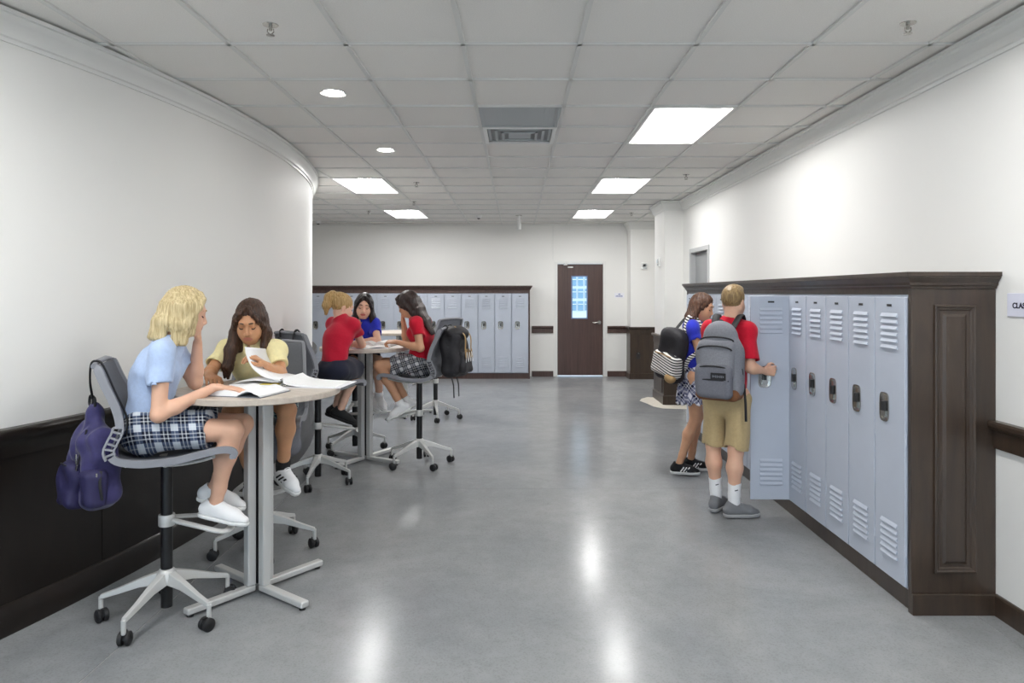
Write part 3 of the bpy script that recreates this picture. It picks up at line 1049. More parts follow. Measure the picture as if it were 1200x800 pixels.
ORD = ['first', 'second', 'third', 'fourth', 'fifth', 'sixth', 'seventh', 'eighth', 'ninth', 'tenth', 'eleventh', 'twelfth', 'thirteenth', 'fourteenth']
right_first, open_door_first = locker_proto(LP)
YL0 = 3.49
NL = 15
for i in range(NL):
    o = right_first if i == 0 else copy_tree(right_first)
    o.location = (1.946, YL0 + LP * (i + 1), 0)
    o.rotation_euler = (0, 0, -math.pi / 2)
    OFF[o] = Vector(o.location)
    if i == 5:
        o['label'] = 'pale blue-grey locker with its door swung open beside the boy'
        for ch in o.children:
            if ch.name.startswith('door'):
                ch.rotation_euler = (0, 0, math.radians(88))
    elif i == 0:
        o['label'] = 'closed pale blue-grey locker right beside the panelled wooden end'
    elif i < 5:
        o['label'] = 'closed pale blue-grey locker, %s from the panelled wooden end' % ORD[i]
        o['group'] = 'closed lockers between wooden end and open door'
    else:
        o['label'] = 'closed pale blue-grey locker, %s beyond the open one' % ORD[i - 6]
        o['group'] = 'closed lockers beyond the open door'
far_first = copy_tree(right_first)
first = True
NF = 14
FPX = .309
for i in range(NF):
    o = far_first if first else copy_tree(far_first)
    first = False
    o.location = (0.215 - FPX * (i + 1), 12.945, 0)
    o.rotation_euler = (0, 0, 0)
    o.scale = (FPX / LP, 1, 1)
    o['label'] = 'closed pale blue locker against the far wall, %s from the brown door' % ORD[i]
    o['group'] = 'lockers against the far wall'
    if i == 0:
        o['label'] = 'closed pale blue locker against the far wall, last one before the brown door'
        del o['group']

# wooden surround, right row
s = thing('locker_surround', 'dark wooden cabinet surround with panelled end around the right locker row', 'cabinet', (2.15, 3.46, 0))
y0, y1 = 3.455, 8.02
xf = 1.938
MB().box((xf, y0 + .002, 0), (XR - .002, y0 + .032, 1.60)).build('end_panel', M_CAB, s, True, bevel=.003)
MB().box((xf, y1 - .03, 0), (XR - .002, y1, 1.60)).build('end_panel', M_CAB, s, True)
MB().box((xf + .022, y0 + .033, 0), (xf + .04, y1 - .031, LZ0 - .001)).build('plinth', M_CAB, s, True)
MB().box((xf, y0 - .012, 0), (XR - .002, y0 + .0019, .105)).build('base_board', M_CAB, s, True, bevel=.004)
MB().box((xf + .003, y0 + .033, LZ1 + .002), (xf + .022, y1 - .031, 1.625)).build('frieze', M_CAB, s, True)
cp = [(XR - .002, y0), (xf, y0), (xf, y1), (XR - .002, y1)]
CC = [(-.004, 1.60), (.004, 1.60), (.008, 1.612), (.016, 1.618), (.018, 1.63), (.034, 1.650), (.038, 1.655), (.038, 1.660), (.044, 1.662), (.044, 1.682), (-.004, 1.682)]
MB().sweep(cp[::-1], [(-o_, z) for o_, z in CC][::1]).build('cornice', M_CAB, s, True)
MB().box((xf + .005, y0 + .005, 1.66), (XR - .002, y1 - .005, 1.68)).build('cabinet_top', M_CAB, s, True)
# moulded frame on the end
px0, px1, pz0, pz1 = 2.046, 2.255, .205, 1.522
def frame_ring(x0, x1, z0, z1, prof):
    """rectangular moulding on the plane y=y0, profile of (inset, outward)"""
    m = MB()
    cs = [(x0, z0), (x1, z0), (x1, z1), (x0, z1)]
    sg = [(1, 1), (-1, 1), (-1, -1), (1, -1)]
    vs = []
    for (cx_, cz), (sx, sz) in zip(cs, sg):
        for ins, out in prof:
            vs.append((cx_ + sx * ins, y0 + .002 - out, cz + sz * ins))
    k = len(prof)
    fs = [(i * k + a, ((i + 1) % 4) * k + a, ((i + 1) % 4) * k + (a + 1) % k, i * k + (a + 1) % k) for i in range(4) for a in range(k)]
    return m.add(vs, fs)
frame_ring(px0, px1, pz0, pz1, [(0, 0), (.002, .012), (.010, .014), (.016, .008), (.024, .007), (.030, .001), (.030, 0)]).build('panel_moulding', M_CAB, s, True)
frame_ring(px0 + .045, px1 - .045, pz0 + .045, pz1 - .045, [(0, 0), (.014, .007), (.03, .0075), (.03, 0)]).build('panel_bead', M_CAB, s, True)
MB().box((px0 + .075, y0 - .0052, pz0 + .075), (px1 - .075, y0 + .0018, pz1 - .075)).build('panel_field', M_CAB, s, True)
# wooden surround, far row
s = thing('locker_surround', 'dark wooden frame with cornice around the lockers on the far wall', 'cabinet', (-1.9, 12.93, 0))
xe = 0.243
MB().box((xe - .026, 12.935, 0), (xe, YF - .002, 1.64)).build('end_panel', M_DOORW, s, True)
MB().box((-4.6, 12.955, 0), (xe - .027, 12.965, LZ0 - .001)).build('plinth', M_DOORW, s, True)
MB().box((-4.6, 12.938, LZ1 + .002), (xe - .027, 12.958, 1.64)).build('frieze', M_DOORW, s, True)
MB().sweep([(-4.6, 12.935), (xe, 12.935), (xe, YF - .002)], [(-o_, z + .03) for o_, z in CC]).build('cornice', M_DOORW, s, True)
MB().box((-4.6, 12.95, 1.69), (xe - .005, YF - .002, 1.708)).build('cabinet_top', M_DOORW, s, True)
# ------------------------------------------------------------------ tables
M_ALU = mat('satin_light_aluminium', '#c9c9c7', 0.38, 0.25)
M_BLACK = mat('black_satin_metal', '#141416', 0.35)
M_RUBBER = mat('black_rubber', '#18181a', 0.6)
M_TOP = wood_mat('pale_grey_oak_laminate', '#b3a699', '#cdc2b6', 0.45, (1.2, 16, 16), 0.05)
M_MESH = mat('grey_mesh_fabric', '#6d6f76', 0.75, var=.12, vscale=220, bump=.3, bscale=400)
M_RAIL = mat('grey_plastic_rail', '#85868c', 0.5)
M_PAPER = mat('white_paper', '#f4f4f4', 0.8, var=.02, vscale=30)
TZ = 1.075
TR = 0.42

def make_table():
    t = thing('bar_table', '', 'table')
    n = 64
    prof = [(TR - .006, -.034), (TR, -.030), (TR, -.004), (TR - .004, 0)]
    m = MB()
    vs, fs = [], []
    for r, z in prof:
        for k in range(n):
            a = 2 * math.pi * k / n
            vs.append((r * math.cos(a), r * math.sin(a), TZ + z))
    for i in range(len(prof) - 1):
        for k in range(n):
            fs.append((i * n + k, i * n + (k + 1) % n, (i + 1) * n + (k + 1) % n, (i + 1) * n + k))
    fs.append(tuple(range(n))[::-1])
    fs.append(tuple(3 * n + k for k in range(n)))
    m.add(vs, fs).build('tabletop', M_TOP, t, smooth=True)
    for q in range(4):
        a = q * math.pi / 2
        dx, dy = math.cos(a), math.sin(a)
        px, py = -dy, dx
        m = MB()
        o1, hw, hr = .052, .024, .024
        # upright
        m.obox((dx * o1, dy * o1, (.06 + TZ - .045) / 2 + .0), ((dx, dy, 0), (px, py, 0), (0, 0, 1)), (hr, hw, (TZ - .045 - .03) / 2))
        # elbow and foot bar
        e0, e1 = .03, .40
        m.obox((dx * (e0 + e1) / 2, dy * (e0 + e1) / 2, .030), ((dx, dy, 0), (px, py, 0), (0, 0, 1)), ((e1 - e0) / 2, .0235, .016))
        lg = m.build('leg', M_ALU, t, bevel=.008, seg=3)
        MB().cyl((dx * .375, dy * .375, 0), (dx * .375, dy * .375, .013), .016, n=12).build('glide', M_RUBBER, lg)
    MB().box((-.024, -.024, .05), (.024, .024, TZ - .05)).build('core', M_BLACK, t)
    MB().lathe([(.10, TZ - .044), (.14, TZ - .0345)], n=32).build('mounting_plate', M_ALU, t)
    return t

tb = make_table()
tables = [(-1.37, 3.74, -37, 'round bar-height table with open textbook and ring binder on it'),
          (-1.43, 6.65, -30, 'round bar-height table where three girls sit over open books'),
          (-1.50, 9.20, 15, 'round bar-height table with bare top beyond the two occupied tables')]
for i, (x, y, a, lb) in enumerate(tables):
    o = tb if i == 0 else copy_tree(tb)
    o.location = (x, y, 0)
    o.rotation_euler = (0, 0, math.radians(a))
    o['label'] = lb
    OFF[o] = Vector((x, y, 0))

# ------------------------------------------------------------------ stools
SEAT = 0.82
def make_stool():
    t = thing('drafting_stool', '', 'stool')
    # column
    MB().cyl((0, 0, .05), (0, 0, .78), .027, n=20).build('column', M_BLACK, t, smooth=True)
    # star base, drawn at zero rotation; legs 72 degrees apart
    hub = MB().lathe([(.036, .165), (.046, .175), (.046, .215), (.034, .232), (.029, .236)], n=24)
    hub.build('hub', M_ALU, t, smooth=True)
    for q in range(5):
        a = 2 * math.pi * q / 5
        d = V3((math.cos(a), math.sin(a), 0))
        p = V3((-d[1], d[0], 0))
        m = MB()
        secs = [(.030, .225, .165, .026), (.12, .195, .155, .020), (.22, .155, .126, .015), (.300, .128, .106, .013)]
        vs = []
        for r, zt, zb, hw in secs:
            vs += [d * r + p * hw + V3((0, 0, zb)), d * r - p * hw + V3((0, 0, zb)), d * r - p * hw * .75 + V3((0, 0, zt)), d * r + p * hw * .75 + V3((0, 0, zt))]
        fs = [(0, 1, 2, 3), (15, 14, 13, 12)]
        for i in range(3):
            for k in range(4):
                fs.append((i * 4 + k, (i + 1) * 4 + k, (i + 1) * 4 + (k + 1) % 4, i * 4 + (k + 1) % 4))
        m.add(vs, fs)
        c = d * .298
        m.cyl(c + V3((0, 0, .052)), c + V3((0, 0, .12)), .011, n=12)
        m.build('leg', M_ALU, t, bevel=.004)
        # twin wheel caster
        w = MB()
        ca = a + math.radians(40 + 67 * q)
        ax = V3((math.cos(ca), math.sin(ca), 0))
        cc = c + V3((-ax[1], ax[0], 0)) * .012
        cc[2] = .031
        for s in (-1, 1):
            w.tube([cc + ax * s * .006, cc + ax * s * .010, cc + ax * s * .022, cc + ax * s * .027], [.028, .031, .031, .024], n=18, up=(0, 0, 1))
        w.cyl(cc - ax * .027, cc + ax * .027, .009, n=10)
        w.obox(cc + V3((0, 0, .014)), (ax, (-ax[1], ax[0], 0), (0, 0, 1)), (.006, .018, .018))
        w.build('caster', M_RUBBER, t, smooth=True)
    # foot ring
    fr = MB()
    fr.lathe([(.036, .445), (.038, .45), (.038, .495), (.036, .50), (.028, .50), (.028, .445)], n=24)
    loop = spline([(.03, -.03, .475), (.14, -.09, .452), (.245, -.135, .428), (.285, -.09, .42), (.295, 0, .42), (.285, .09, .42), (.245, .135, .428), (.14, .09, .452), (.03, .03, .475)], 41)
    fr.tube(loop, .0175, n=10, flat=.62)
    fr.build('foot_ring', M_ALU, t, smooth=True)
    # seat and back in one continuous profile (x forward, z up)
    prof = [(-.268, 1.250), (-.255, 1.238), (-.228, 1.17), (-.188, 1.08), (-.166, 1.0), (-.168, .95), (-.190, .90), (-.202, .862), (-.178, .828), (-.11, .810), (-.04, .806), (.06, .812), (.17, .833), (.25, .845), (.30, .838), (.318, .815), (.308, .795)]
    n = 61
    S = spline([(a, b) for a, b in prof], n)
    tang = [nrm(S[min(i + 1, n - 1)] - S[max(i - 1, 0)]) for i in range(n)]
    nor = [V3((-t_[1], t_[0])) for t_ in tang]        # pointing to the sitter's side
    if nor[30][1] < 0:
        nor = [-v for v in nor]
    def halfw(i):
        u = i / (n - 1)
        return .185 + .03 * math.sin(math.pi * min(1, u * 1.15)) if u < .5 else .215 - .02 * max(0, u - .75)
    cols = [-1, -.6, -.2, .2, .6, 1]
    vs, fs = [], []
    th = .005
    for side in (0, 1):
        for i in range(n):
            hw = halfw(i)
            for c in cols:
                sag = -.018 * (1 - c * c) * min(1, i / 9)
                o = sag - (th if side else 0)
                vs.append((S[i][0] + nor[i][0] * o, c * hw, S[i][1] + nor[i][1] * o))
    k = len(cols)
    N = n * k
    for i in range(n - 1):
        for c in range(k - 1):
            a, b, d, e = i * k + c, i * k + c + 1, (i + 1) * k + c + 1, (i + 1) * k + c
            fs.append((a, b, d, e))
            fs.append((N + a, N + e, N + d, N + b))
    for i in range(n - 1):
        for c in (0, k - 1):
            fs.append((i * k + c, (i + 1) * k + c, N + (i + 1) * k + c, N + i * k + c))
    for i in (0, n - 1):
        for c in range(k - 1):
            fs.append((i * k + c, N + i * k + c, N + i * k + c + 1, i * k + c + 1))
    MB().add(vs, fs).build('mesh_sling', M_MESH, t, smooth=True)
    # side rails, ribbed at the bend
    b0, b1 = 17, 28
    for sgn in (-1, 1):
        m = MB()
        def strip(i0, i1, d0, d1):
            vs, fs = [], []
            for i in range(i0, i1 + 1):
                y0, y1 = sgn * (halfw(i) + .001), sgn * (halfw(i) + .021)
                for dd, yy in ((d0, y0), (d0, y1), (d1, y1), (d1, y0)):
                    dd = dd * (1 if 2 < i < n - 4 else .7)
                    vs.append((S[i][0] + nor[i][0] * dd, yy, S[i][1] + nor[i][1] * dd))
            q = i1 - i0
            for i in range(q):
                for e in range(4):
                    fs.append((i * 4 + e, (i + 1) * 4 + e, (i + 1) * 4 + (e + 1) % 4, i * 4 + (e + 1) % 4))
            fs += [(0, 1, 2, 3), tuple(q * 4 + e for e in (3, 2, 1, 0))]
            m.add(vs, fs)
        strip(0, b0, -.022, .012)
        strip(b1, n - 1, -.022, .010)
        strip(b0, b1, .006, .014)
        strip(b0, b1, -.036, -.027)
        for i in range(b0, b1 + 1, 2):
            y = sgn * (halfw(i) + .011)
            c = S[i] + nor[i] * -.011
            m.obox((c[0], y, c[1]), ((tang[i][0], 0, tang[i][1]), (0, 1, 0), (nor[i][0], 0, nor[i][1])), (.004, .009, .019))
        m.build('side_rail', M_RAIL, t, smooth=True)
    # rolled top edge and front edge
    MB().tube([(-.275, -.20, 1.25), (-.277, -.1, 1.262), (-.277, .1, 1.262), (-.275, .20, 1.25)], .013, n=10).build('top_roll', M_RAIL, t, smooth=True)
    MB().tube([(.300, -.232, .805), (.302, -.1, .800), (.302, .1, .800), (.300, .232, .805)], .013, n=10).build('front_roll', M_RAIL, t, smooth=True)
    # aluminium carrier below the seat
    m = MB()
    for sgn in (-1, 1):
        m.tube(spline([(-.15, sgn * .205, .795), (-.07, sgn * .165, .785), (.05, sgn * .15, .770), (.16, sgn * .17, .785), (.22, sgn * .212, .808)], 17), .0125, n=8, flat=.7)
    m.tube([(.01, -.155, .773), (.0, 0, .768), (.01, .155, .773)], .016, n=10, flat=.7)
    m.lathe([(.032, .745), (.045, .765), (.045, .785), (.03, .79)], n=20)
    m.build('seat_carrier', M_ALU, t, smooth=True)
    return t
st = make_stool()
# position, heading, rotation of the star (world degrees), label
stools = [(-1.71, 3.44, 21, 189, 'grey mesh stool with a purple backpack hung on its back'),
          (-1.55, 4.35, -78, 2, 'grey mesh stool under the girl in yellow shirt'),
          (-1.66, 5.88, 50, -18, 'grey mesh stool under the girl in red shirt and navy skirt'),
          (-1.62, 7.05, -63, 20, 'grey mesh stool under the girl in blue shirt behind the second table'),
          (-.90, 6.51, 168, 13, 'grey mesh stool with a black rucksack hung on its back'),
          (-1.02, 8.85, 142, 65, 'empty grey mesh stool at the bare third table')]
STOOL = []
for i, (x, y, h, sr, lb) in enumerate(stools):
    o = st if i == 0 else copy_tree(st)
    o.location = (x, y, 0)
    o.rotation_euler = (0, 0, math.radians(h))
    o['label'] = lb
    o['group'] = 'grey mesh drafting stools'
    OFF[o] = Vector((x, y, 0))
    a = math.radians(sr - h)
    for ch in o.children:
        if ch.name.split('.')[0] in ('leg', 'caster', 'hub'):
            ch.rotation_euler = (0, 0, a)
    STOOL.append(o)

def stool_pt(i, p):
    x, y, h = stools[i][:3]
    a = math.radians(h)
    return V3((x + p[0] * math.cos(a) - p[1] * math.sin(a), y + p[0] * math.sin(a) + p[1] * math.cos(a), p[2]))
def stool_dir(i, p):
    return stool_pt(i, p) - stool_pt(i, (0, 0, 0))

# ------------------------------------------------------------------ books
def open_book(name, label, loc, rz, wl, wr, ln, thick, cover, arch=.02):
    t = thing(name, label, 'book', loc, rz)
    for sgn, w_, nm in ((-1, wl, 'page_block'), (1, wr, 'page_block')):
        n = 12
        top = [(sgn * w_ * i / n, .004 + thick * (1 - (i / n) ** 3 * .55) * min(1, .35 + 2.2 * i / n) + arch * math.sin(math.pi * min(1, i / n * 1.3)) * .5) for i in range(n + 1)]
        vs, fs = [], []
        for y in (-ln / 2, ln / 2):
            for x, z in top: vs.append((x, y, z))
            for x, z in top: vs.append((x, y, .004 + (arch * .8 * math.sin(math.pi * min(1, abs(x) / w_)) if sgn > 0 else 0)))
        k = n + 1
        for i in range(n):
            fs += [(i, i + 1, 2 * k + i + 1, 2 * k + i), (k + i, k + i + 1, 3 * k + i + 1, 3 * k + i), (i, i + 1, k + i + 1, k + i), (2 * k + i, 2 * k + i + 1, 3 * k + i + 1, 3 * k + i)]
        fs += [(0, k, 3 * k, 2 * k), (n, k + n, 3 * k + n, 2 * k + n)]
        MB().add(vs, fs).build(nm, M_PAPER, t, smooth=True)
    MB().box((-wl - .006, -ln / 2 - .005, 0), (wr + .006, ln / 2 + .005, .0035)).build('cover', cover, t)
    return t
M_COVW = mat('white_vinyl_cover', '#e9e9ee', .4)
M_COVG = mat('grey_book_cover', '#6b6f76', .5)
open_book('open_textbook', 'thick open textbook under the hand of the girl in pale blue', (-1.325, 3.525, TZ), math.radians(-14), .20, .13, .25, .016, M_COVG, .03)
# ring binder
bd = thing('ring_binder', 'white ring binder lying open with one page being turned', 'binder', (-1.245, 3.885, TZ), math.radians(-5))
MB().box((-.31, -.145, 0), (-.03, .145, .003)).build('cover', M_COVW, bd)
MB().box((.03, -.145, 0), (.325, .145, .003)).build('cover', M_COVW, bd)
MB().box((-.029, -.145, 0), (.029, .145, .002)).build('spine', M_COVW, bd)
MB().box((-.285, -.135, .0035), (-.025, .135, .014)).build('page_stack', M_PAPER, bd)
pr = MB()
n = 14
vs, fs = [], []
for y in (-.135, .135):
    for i in range(n + 1):
        u = i / n
        vs.append((.012 + .285 * u, y, .006 + .034 * math.exp(-7 * u) + .010 * (1 - u)))
    for i in range(n + 1):
        vs.append((.012 + .285 * i / n, y, .0035 + .02 * math.exp(-7 * i / n)))
k = n + 1
for i in range(n):
    fs += [(i, i + 1, 2 * k + i + 1, 2 * k + i), (k + i, k + i + 1, 3 * k + i + 1, 3 * k + i), (i, i + 1, k + i + 1, k + i), (2 * k + i, 2 * k + i + 1, 3 * k + i + 1, 3 * k + i)]
fs += [(0, k, 3 * k, 2 * k), (n, k + n, 3 * k + n, 2 * k + n)]
pr.add(vs, fs).build('page_stack', M_PAPER, bd, smooth=True)
for y in (-.105, 0, .105):
    MB().tube([(.028 * math.cos(a), y, .012 + .030 * math.sin(a)) for a in [math.pi * i / 12 for i in range(13)]], .0028, n=8).build('ring', M_CHROME, bd, smooth=True)
MB().box((-.012, -.13, .003), (.012, .13, .008)).build('ring_mechanism', M_CHROME, bd, bevel=.002)
MB().box((-.12, -.134, .0142), (-.02, -.085, .0160)).build('yellow_strip', mat('yellow_card', '#e2d13a', .6), bd)
# the page being turned: a curled sheet
def sheet(name, curve, y0, y1, parent, m, skew=0.0):
    n = len(curve)
    vs = []
    for y, s in ((y0, 0), (y1, skew)):
        for i, (x, z) in enumerate(curve):
            vs.append((x, y + s * 0, z + s * (i / (n - 1)) ** 2))
    fs = [(i, i + 1, n + i + 1, n + i) for i in range(n - 1)]
    o = MB().add(vs, fs).build(name, m, parent, smooth=True)
    md = o.modifiers.new('thickness', 'SOLIDIFY')
    md.thickness = .0008
    return o
crv = [(p[0], p[1]) for p in spline([(-.012, .035), (-.05, .042), (-.11, .06), (-.165, .105), (-.195, .165), (-.205, .215)], 20)]
sheet('turned_page', crv, -.125, .13, bd, M_PAPER, -.03)
crv = [(p[0], p[1]) for p in spline([(-.012, .030), (-.06, .030), (-.14, .036), (-.22, .030), (-.27, .022)], 16)]
sheet('loose_page', crv, -.13, .13, bd, M_PAPER)
open_book('open_textbook', 'open book with white pages at the front of the second table', (-1.335, 6.435, TZ), math.radians(4), .17, .17, .21, .014, M_COVW, .012)
open_book('open_textbook', 'thicker open book lying behind another on the second table', (-1.335, 6.725, TZ), math.radians(-6), .16, .16, .23, .036, M_COVG, .02)

# ------------------------------------------------------------------ bags
M_PURPLE = mat('purple_nylon', '#262155', .7, var=.15, vscale=40, bump=.25, bscale=25, sheen=.2)
M_PURPLE_D = mat('dark_purple_nylon', '#211d47', .7, bump=.2, bscale=30)
M_STRAP = mat('black_webbing', '#17171b', .7)
M_BAGBLK = mat('black_nylon', '#1d1b20', .65, bump=.3, bscale=30)
M_GREYBAG = mat('heather_grey_canvas', '#7f8087', .85, var=.12, vscale=120, bump=.2, bscale=30)
M_GREYBAG_D = mat('dark_heather_grey_canvas', '#6b6c74', .85, var=.12, vscale=120, bump=.2, bscale=30)
M_LEATHER = mat('brown_suede', '#7b4f30', .8, var=.1, vscale=40)
M_TAN = mat('tan_leather', '#a5865a', .7)
M_WHITE = mat('white_print', '#ededed', .6)

def fr3(f, u):
    """orthonormal frame from an outward direction and an up direction"""
    f = nrm(f)
    u = nrm(V3(u) - f * V3(u).dot(f))
    return f, np.cross(u, f), u      # outward, side, up

def wr(amp, fx, seed=0):
    rs = np.random.RandomState(seed)
    W = [(rs.uniform(-1, 1, 3) * fx, rs.uniform(0, 6.28)) for _ in range(5)]
    def f(X, Y, Z):
        s = 0
        for w_, p in W:
            s = s + np.sin(X * w_[0] + Y * w_[1] + Z * w_[2] + p)
        return (amp / 2.2 * s).astype(np.float32)
    return f

# purple backpack slumped on the back of the first stool
c = V3((-1.965, 3.275, .815))
o_, s_, u_ = fr3((-.62, -.78, 0), (-.05, 0, 1))
bp = thing('backpack', 'purple nylon backpack hanging from the stool of the girl in pale blue', 'backpack', tuple(c * V3((1, 1, 0)) + V3((0, 0, .56))))
# s_ points to image left
def Q(s, u, o): return c + s_ * s + u_ * u + o_ * o
pr_ = [rbox(Q(0, -.05, 0), (s_, u_, o_), (.135, .175, .075), .055), cone(Q(0, .08, 0), Q(-.005, .235, -.01), .085, .022, .06, (o_, 1.35)),
       cone(Q(-.09, .03, 0), Q(-.02, .21, -.01), .04, .02, .03), cone(Q(.09, .03, 0), Q(.01, .21, -.01), .04, .02, .03)]
def crease(X, Y, Z):
    a = (X - c[0]) * s_[0] + (Y - c[1]) * s_[1] + (Z - c[2]) * s_[2]
    z = (Z - c[2])
    return (.006 * np.sin(a * 70 + z * 25) + .005 * np.sin(a * 31 - z * 42 + 1) + .006 * np.exp(-((a + .02 - z * .25) / .012) ** 2)).astype(np.float32)
sdf_obj('main_pouch', pr_, .005, M_PURPLE, bp, disp=crease)
sdf_obj('dark_side_panel', [cone(Q(-.095, .10, -.02), Q(-.115, -.12, -.02), .035, .05, .02, (s_, 1.3))], .006, M_STRAP, bp, disp=wr(.004, 40, 6))
pk_o = sdf_obj('front_pocket', [rbox(Q(-.055, -.115, .075), (s_ - u_ * .12, u_, o_), (.088, .105, .045), .035)], .005, M_PURPLE_D, bp, disp=wr(.006, 44, 4))
sdf_obj('side_pocket', [rbox(Q(.105, -.12, .045), (s_, u_, o_), (.055, .085, .05), .035)], .005, M_PURPLE_D, bp, disp=wr(.005, 44, 5))
MB().tube(spline([Q(.02, -.03, .10), Q(-.05, -.012, .118), Q(-.13, -.03, .09)], 14), .004, n=6).build('zipper', M_STRAP, pk_o, True)
MB().tube(spline([Q(.055, .14, .05), Q(.045, .02, .078), Q(.02, -.10, .10), Q(.0, -.19, .085)], 16), .004, n=6).build('zipper', M_STRAP, bp, True)
MB().obox(Q(.035, .01, .088), (s_ * .9 + u_ * .3, u_, o_), (.006, .022, .004)).obox(Q(.042, -.028, .088), (s_, u_ + s_ * .4, o_), (.004, .016, .004)).build('zipper_pull', M_CHROME, bp, True, bevel=.002)
MB().obox(Q(.155, -.06, .05), (s_, u_, o_), (.004, .014, .004)).build('zipper_pull', M_CHROME, bp, True, bevel=.002)
top = stool_pt(0, (-.277, -.15, 1.25))
MB().tube(spline([Q(-.005, .22, 0), Q(-.01, .275, 0), lerp(Q(-.01, .275, 0), top, .5) - V3((.012, .01, 0)), top + stool_dir(0, (-.018, 0, .004)), top + stool_dir(0, (0, 0, .021)), top + stool_dir(0, (.03, 0, 0)), stool_pt(0, (-.20, -.13, 1.12)), stool_pt(0, (-.155, -.12, 1.0)), stool_pt(0, (-.155, -.13, .92))], 36), .015, n=8, flat=.3, up=stool_dir(0, (1, 0, 0))).build('shoulder_strap', M_STRAP, bp, True, smooth=True)
MB().tube(spline([Q(.012, .225, 0), Q(.018, .27, .0), Q(-.03, .285, 0), Q(-.045, .25, 0), Q(-.02, .225, 0)], 20), .006, n=6).build('grab_loop', M_STRAP, bp, True)
MB().tube(spline([Q(.15, -.04, .03), Q(.162, -.09, .04), Q(.158, -.17, .03)], 10), .007, n=6, flat=.4).build('dangling_strap', M_STRAP, bp, True)
MB().tube(spline([Q(-.13, -.02, -.04), Q(-.165, -.10, -.03), Q(-.15, -.20, -.02), Q(-.148, -.25, -.02)], 12), .008, n=6, flat=.4).build('dangling_strap', M_STRAP, bp, True)

# grey bag on the stool of the girl in navy skirt
c = stool_pt(2, (-.32, .0, .95))
o_, s_, u_ = fr3(stool_dir(2, (-1, -.1, 0)), (0, 0, 1))
bp = thing('backpack', 'light grey canvas backpack with brown base on the stool before the second table', 'backpack', tuple(c * V3((1, 1, 0)) + V3((0, 0, .7))))
pr_ = [rbox(c, (s_, u_, o_), (.125, .20, .075), .06), cone(c + u_ * .17 - s_ * .04, c + u_ * .17 + s_ * .04, .055, .055, .04)]
sdf_obj('main_pouch', pr_, .007, M_GREYBAG, bp, disp=wr(.006, 30, 8))
sdf_obj('leather_base', [rbox(c - u_ * .155, (s_, u_, o_), (.130, .065, .080), .055)], .007, M_LEATHER, bp)
for s in (-1, 1):
    MB().tube(spline([c + u_ * .17 + s_ * s * .06, stool_pt(2, (-.295, -s * .09, 1.20)), stool_pt(2, (-.283, -s * .11, 1.276)), stool_pt(2, (-.25, -s * .12, 1.262)), stool_pt(2, (-.20, -s * .13, 1.12))], 20), .013, n=8, flat=.25, up=o_).build('shoulder_strap', M_STRAP, bp, True, smooth=True)
MB().tube(spline([c + u_ * .05 + o_ * .078 - s_ * .11, c - u_ * .04 + o_ * .082, c - u_ * .1 + o_ * .080 + s_ * .1], 12), .014, n=8, flat=.3, up=o_).build('compression_strap', M_STRAP, bp, True)

# charcoal bag behind the stool of the girl in yellow
c = stool_pt(1, (-.335, .075, .66))
o_, s_, u_ = fr3(stool_dir(1, (-1, .1, 0)), (0, 0, 1))
bp = thing('backpack', 'plain grey bag hanging low behind the stool of the girl in yellow', 'backpack', tuple(c * V3((1, 1, 0)) + V3((0, 0, .46))))
sdf_obj('main_pouch', [cone(c + u_ * .10, c - u_ * .09, .115, .095, .04, (o_, 1.45)), cone(c - u_ * .1 - s_ * .03, c - u_ * .12 + s_ * .04, .07, .07, .04)], .008, M_GREYBAG_D, bp, disp=wr(.006, 26, 11))
for s in (-1, 1):
    MB().tube(spline([c + u_ * .18 + s_ * s * .04, stool_pt(1, (-.31, -s * .05, 1.10)), stool_pt(1, (-.285, -s * .05, 1.275)), stool_pt(1, (-.245, -s * .05, 1.25)), stool_pt(1, (-.20, -s * .05, 1.12))], 18), .013, n=8, flat=.35, up=o_).build('shoulder_strap', M_STRAP, bp, True, smooth=True)

# black rucksack on the stool of the girl with long dark hair
c = stool_pt(4, (-.345, .02, 1.04))
o_, s_, u_ = fr3(stool_dir(4, (-1, .12, .05)), (0, 0, 1))
bp = thing('backpack', 'black rucksack with tan straps hanging on the stool of a girl in red', 'backpack', tuple(c * V3((1, 1, 0)) + V3((0, 0, .8))))
sdf_obj('main_pouch', [rbox(c - u_ * .01, (s_, u_, o_), (.15, .215, .095), .075), ], .007, M_BAGBLK, bp, disp=wr(.009, 30, 13))
sdf_obj('top_flap', [ell(c + u_ * .165 + o_ * .02, (s_, u_, o_), (.145, .075, .115))], .007, M_BAGBLK, bp, disp=wr(.006, 34, 14))
sdf_obj('front_pocket', [rbox(c + o_ * .105 - u_ * .09, (s_, u_, o_), (.105, .095, .035), .03)], .007, M_BAGBLK, bp, disp=wr(.006, 36, 15))
for s in (-1, 1):
    MB().tube(spline([c + u_ * .235 + o_ * .04 + s_ * s * .06, c + u_ * .15 + o_ * .134 + s_ * s * .06, c + u_ * .02 + o_ * .136 + s_ * s * .065, c - u_ * .05 + o_ * .143 + s_ * s * .07], 16), .012, n=8, flat=.3, up=o_).build('tan_strap', M_TAN, bp, True, smooth=True)
    MB().tube(spline([c + u_ * .20 - o_ * .05 + s_ * s * .06, stool_pt(4, (-.30, -s * .07, 1.265)), stool_pt(4, (-.268, -s * .07, 1.282)), stool_pt(4, (-.225, -s * .08, 1.22)), stool_pt(4, (-.17, -s * .10, 1.05))], 18), .015, n=8, flat=.35, up=o_).build('shoulder_strap', M_STRAP, bp, True, smooth=True)
    MB().tube([c - u_ * .20 + s_ * s * .055 - o_ * .02, c - u_ * .30 + s_ * s * .055, c - u_ * .41 + s_ * s * .055], .011, n=8, flat=.3, up=o_).build('dangling_strap', M_STRAP, bp, True)
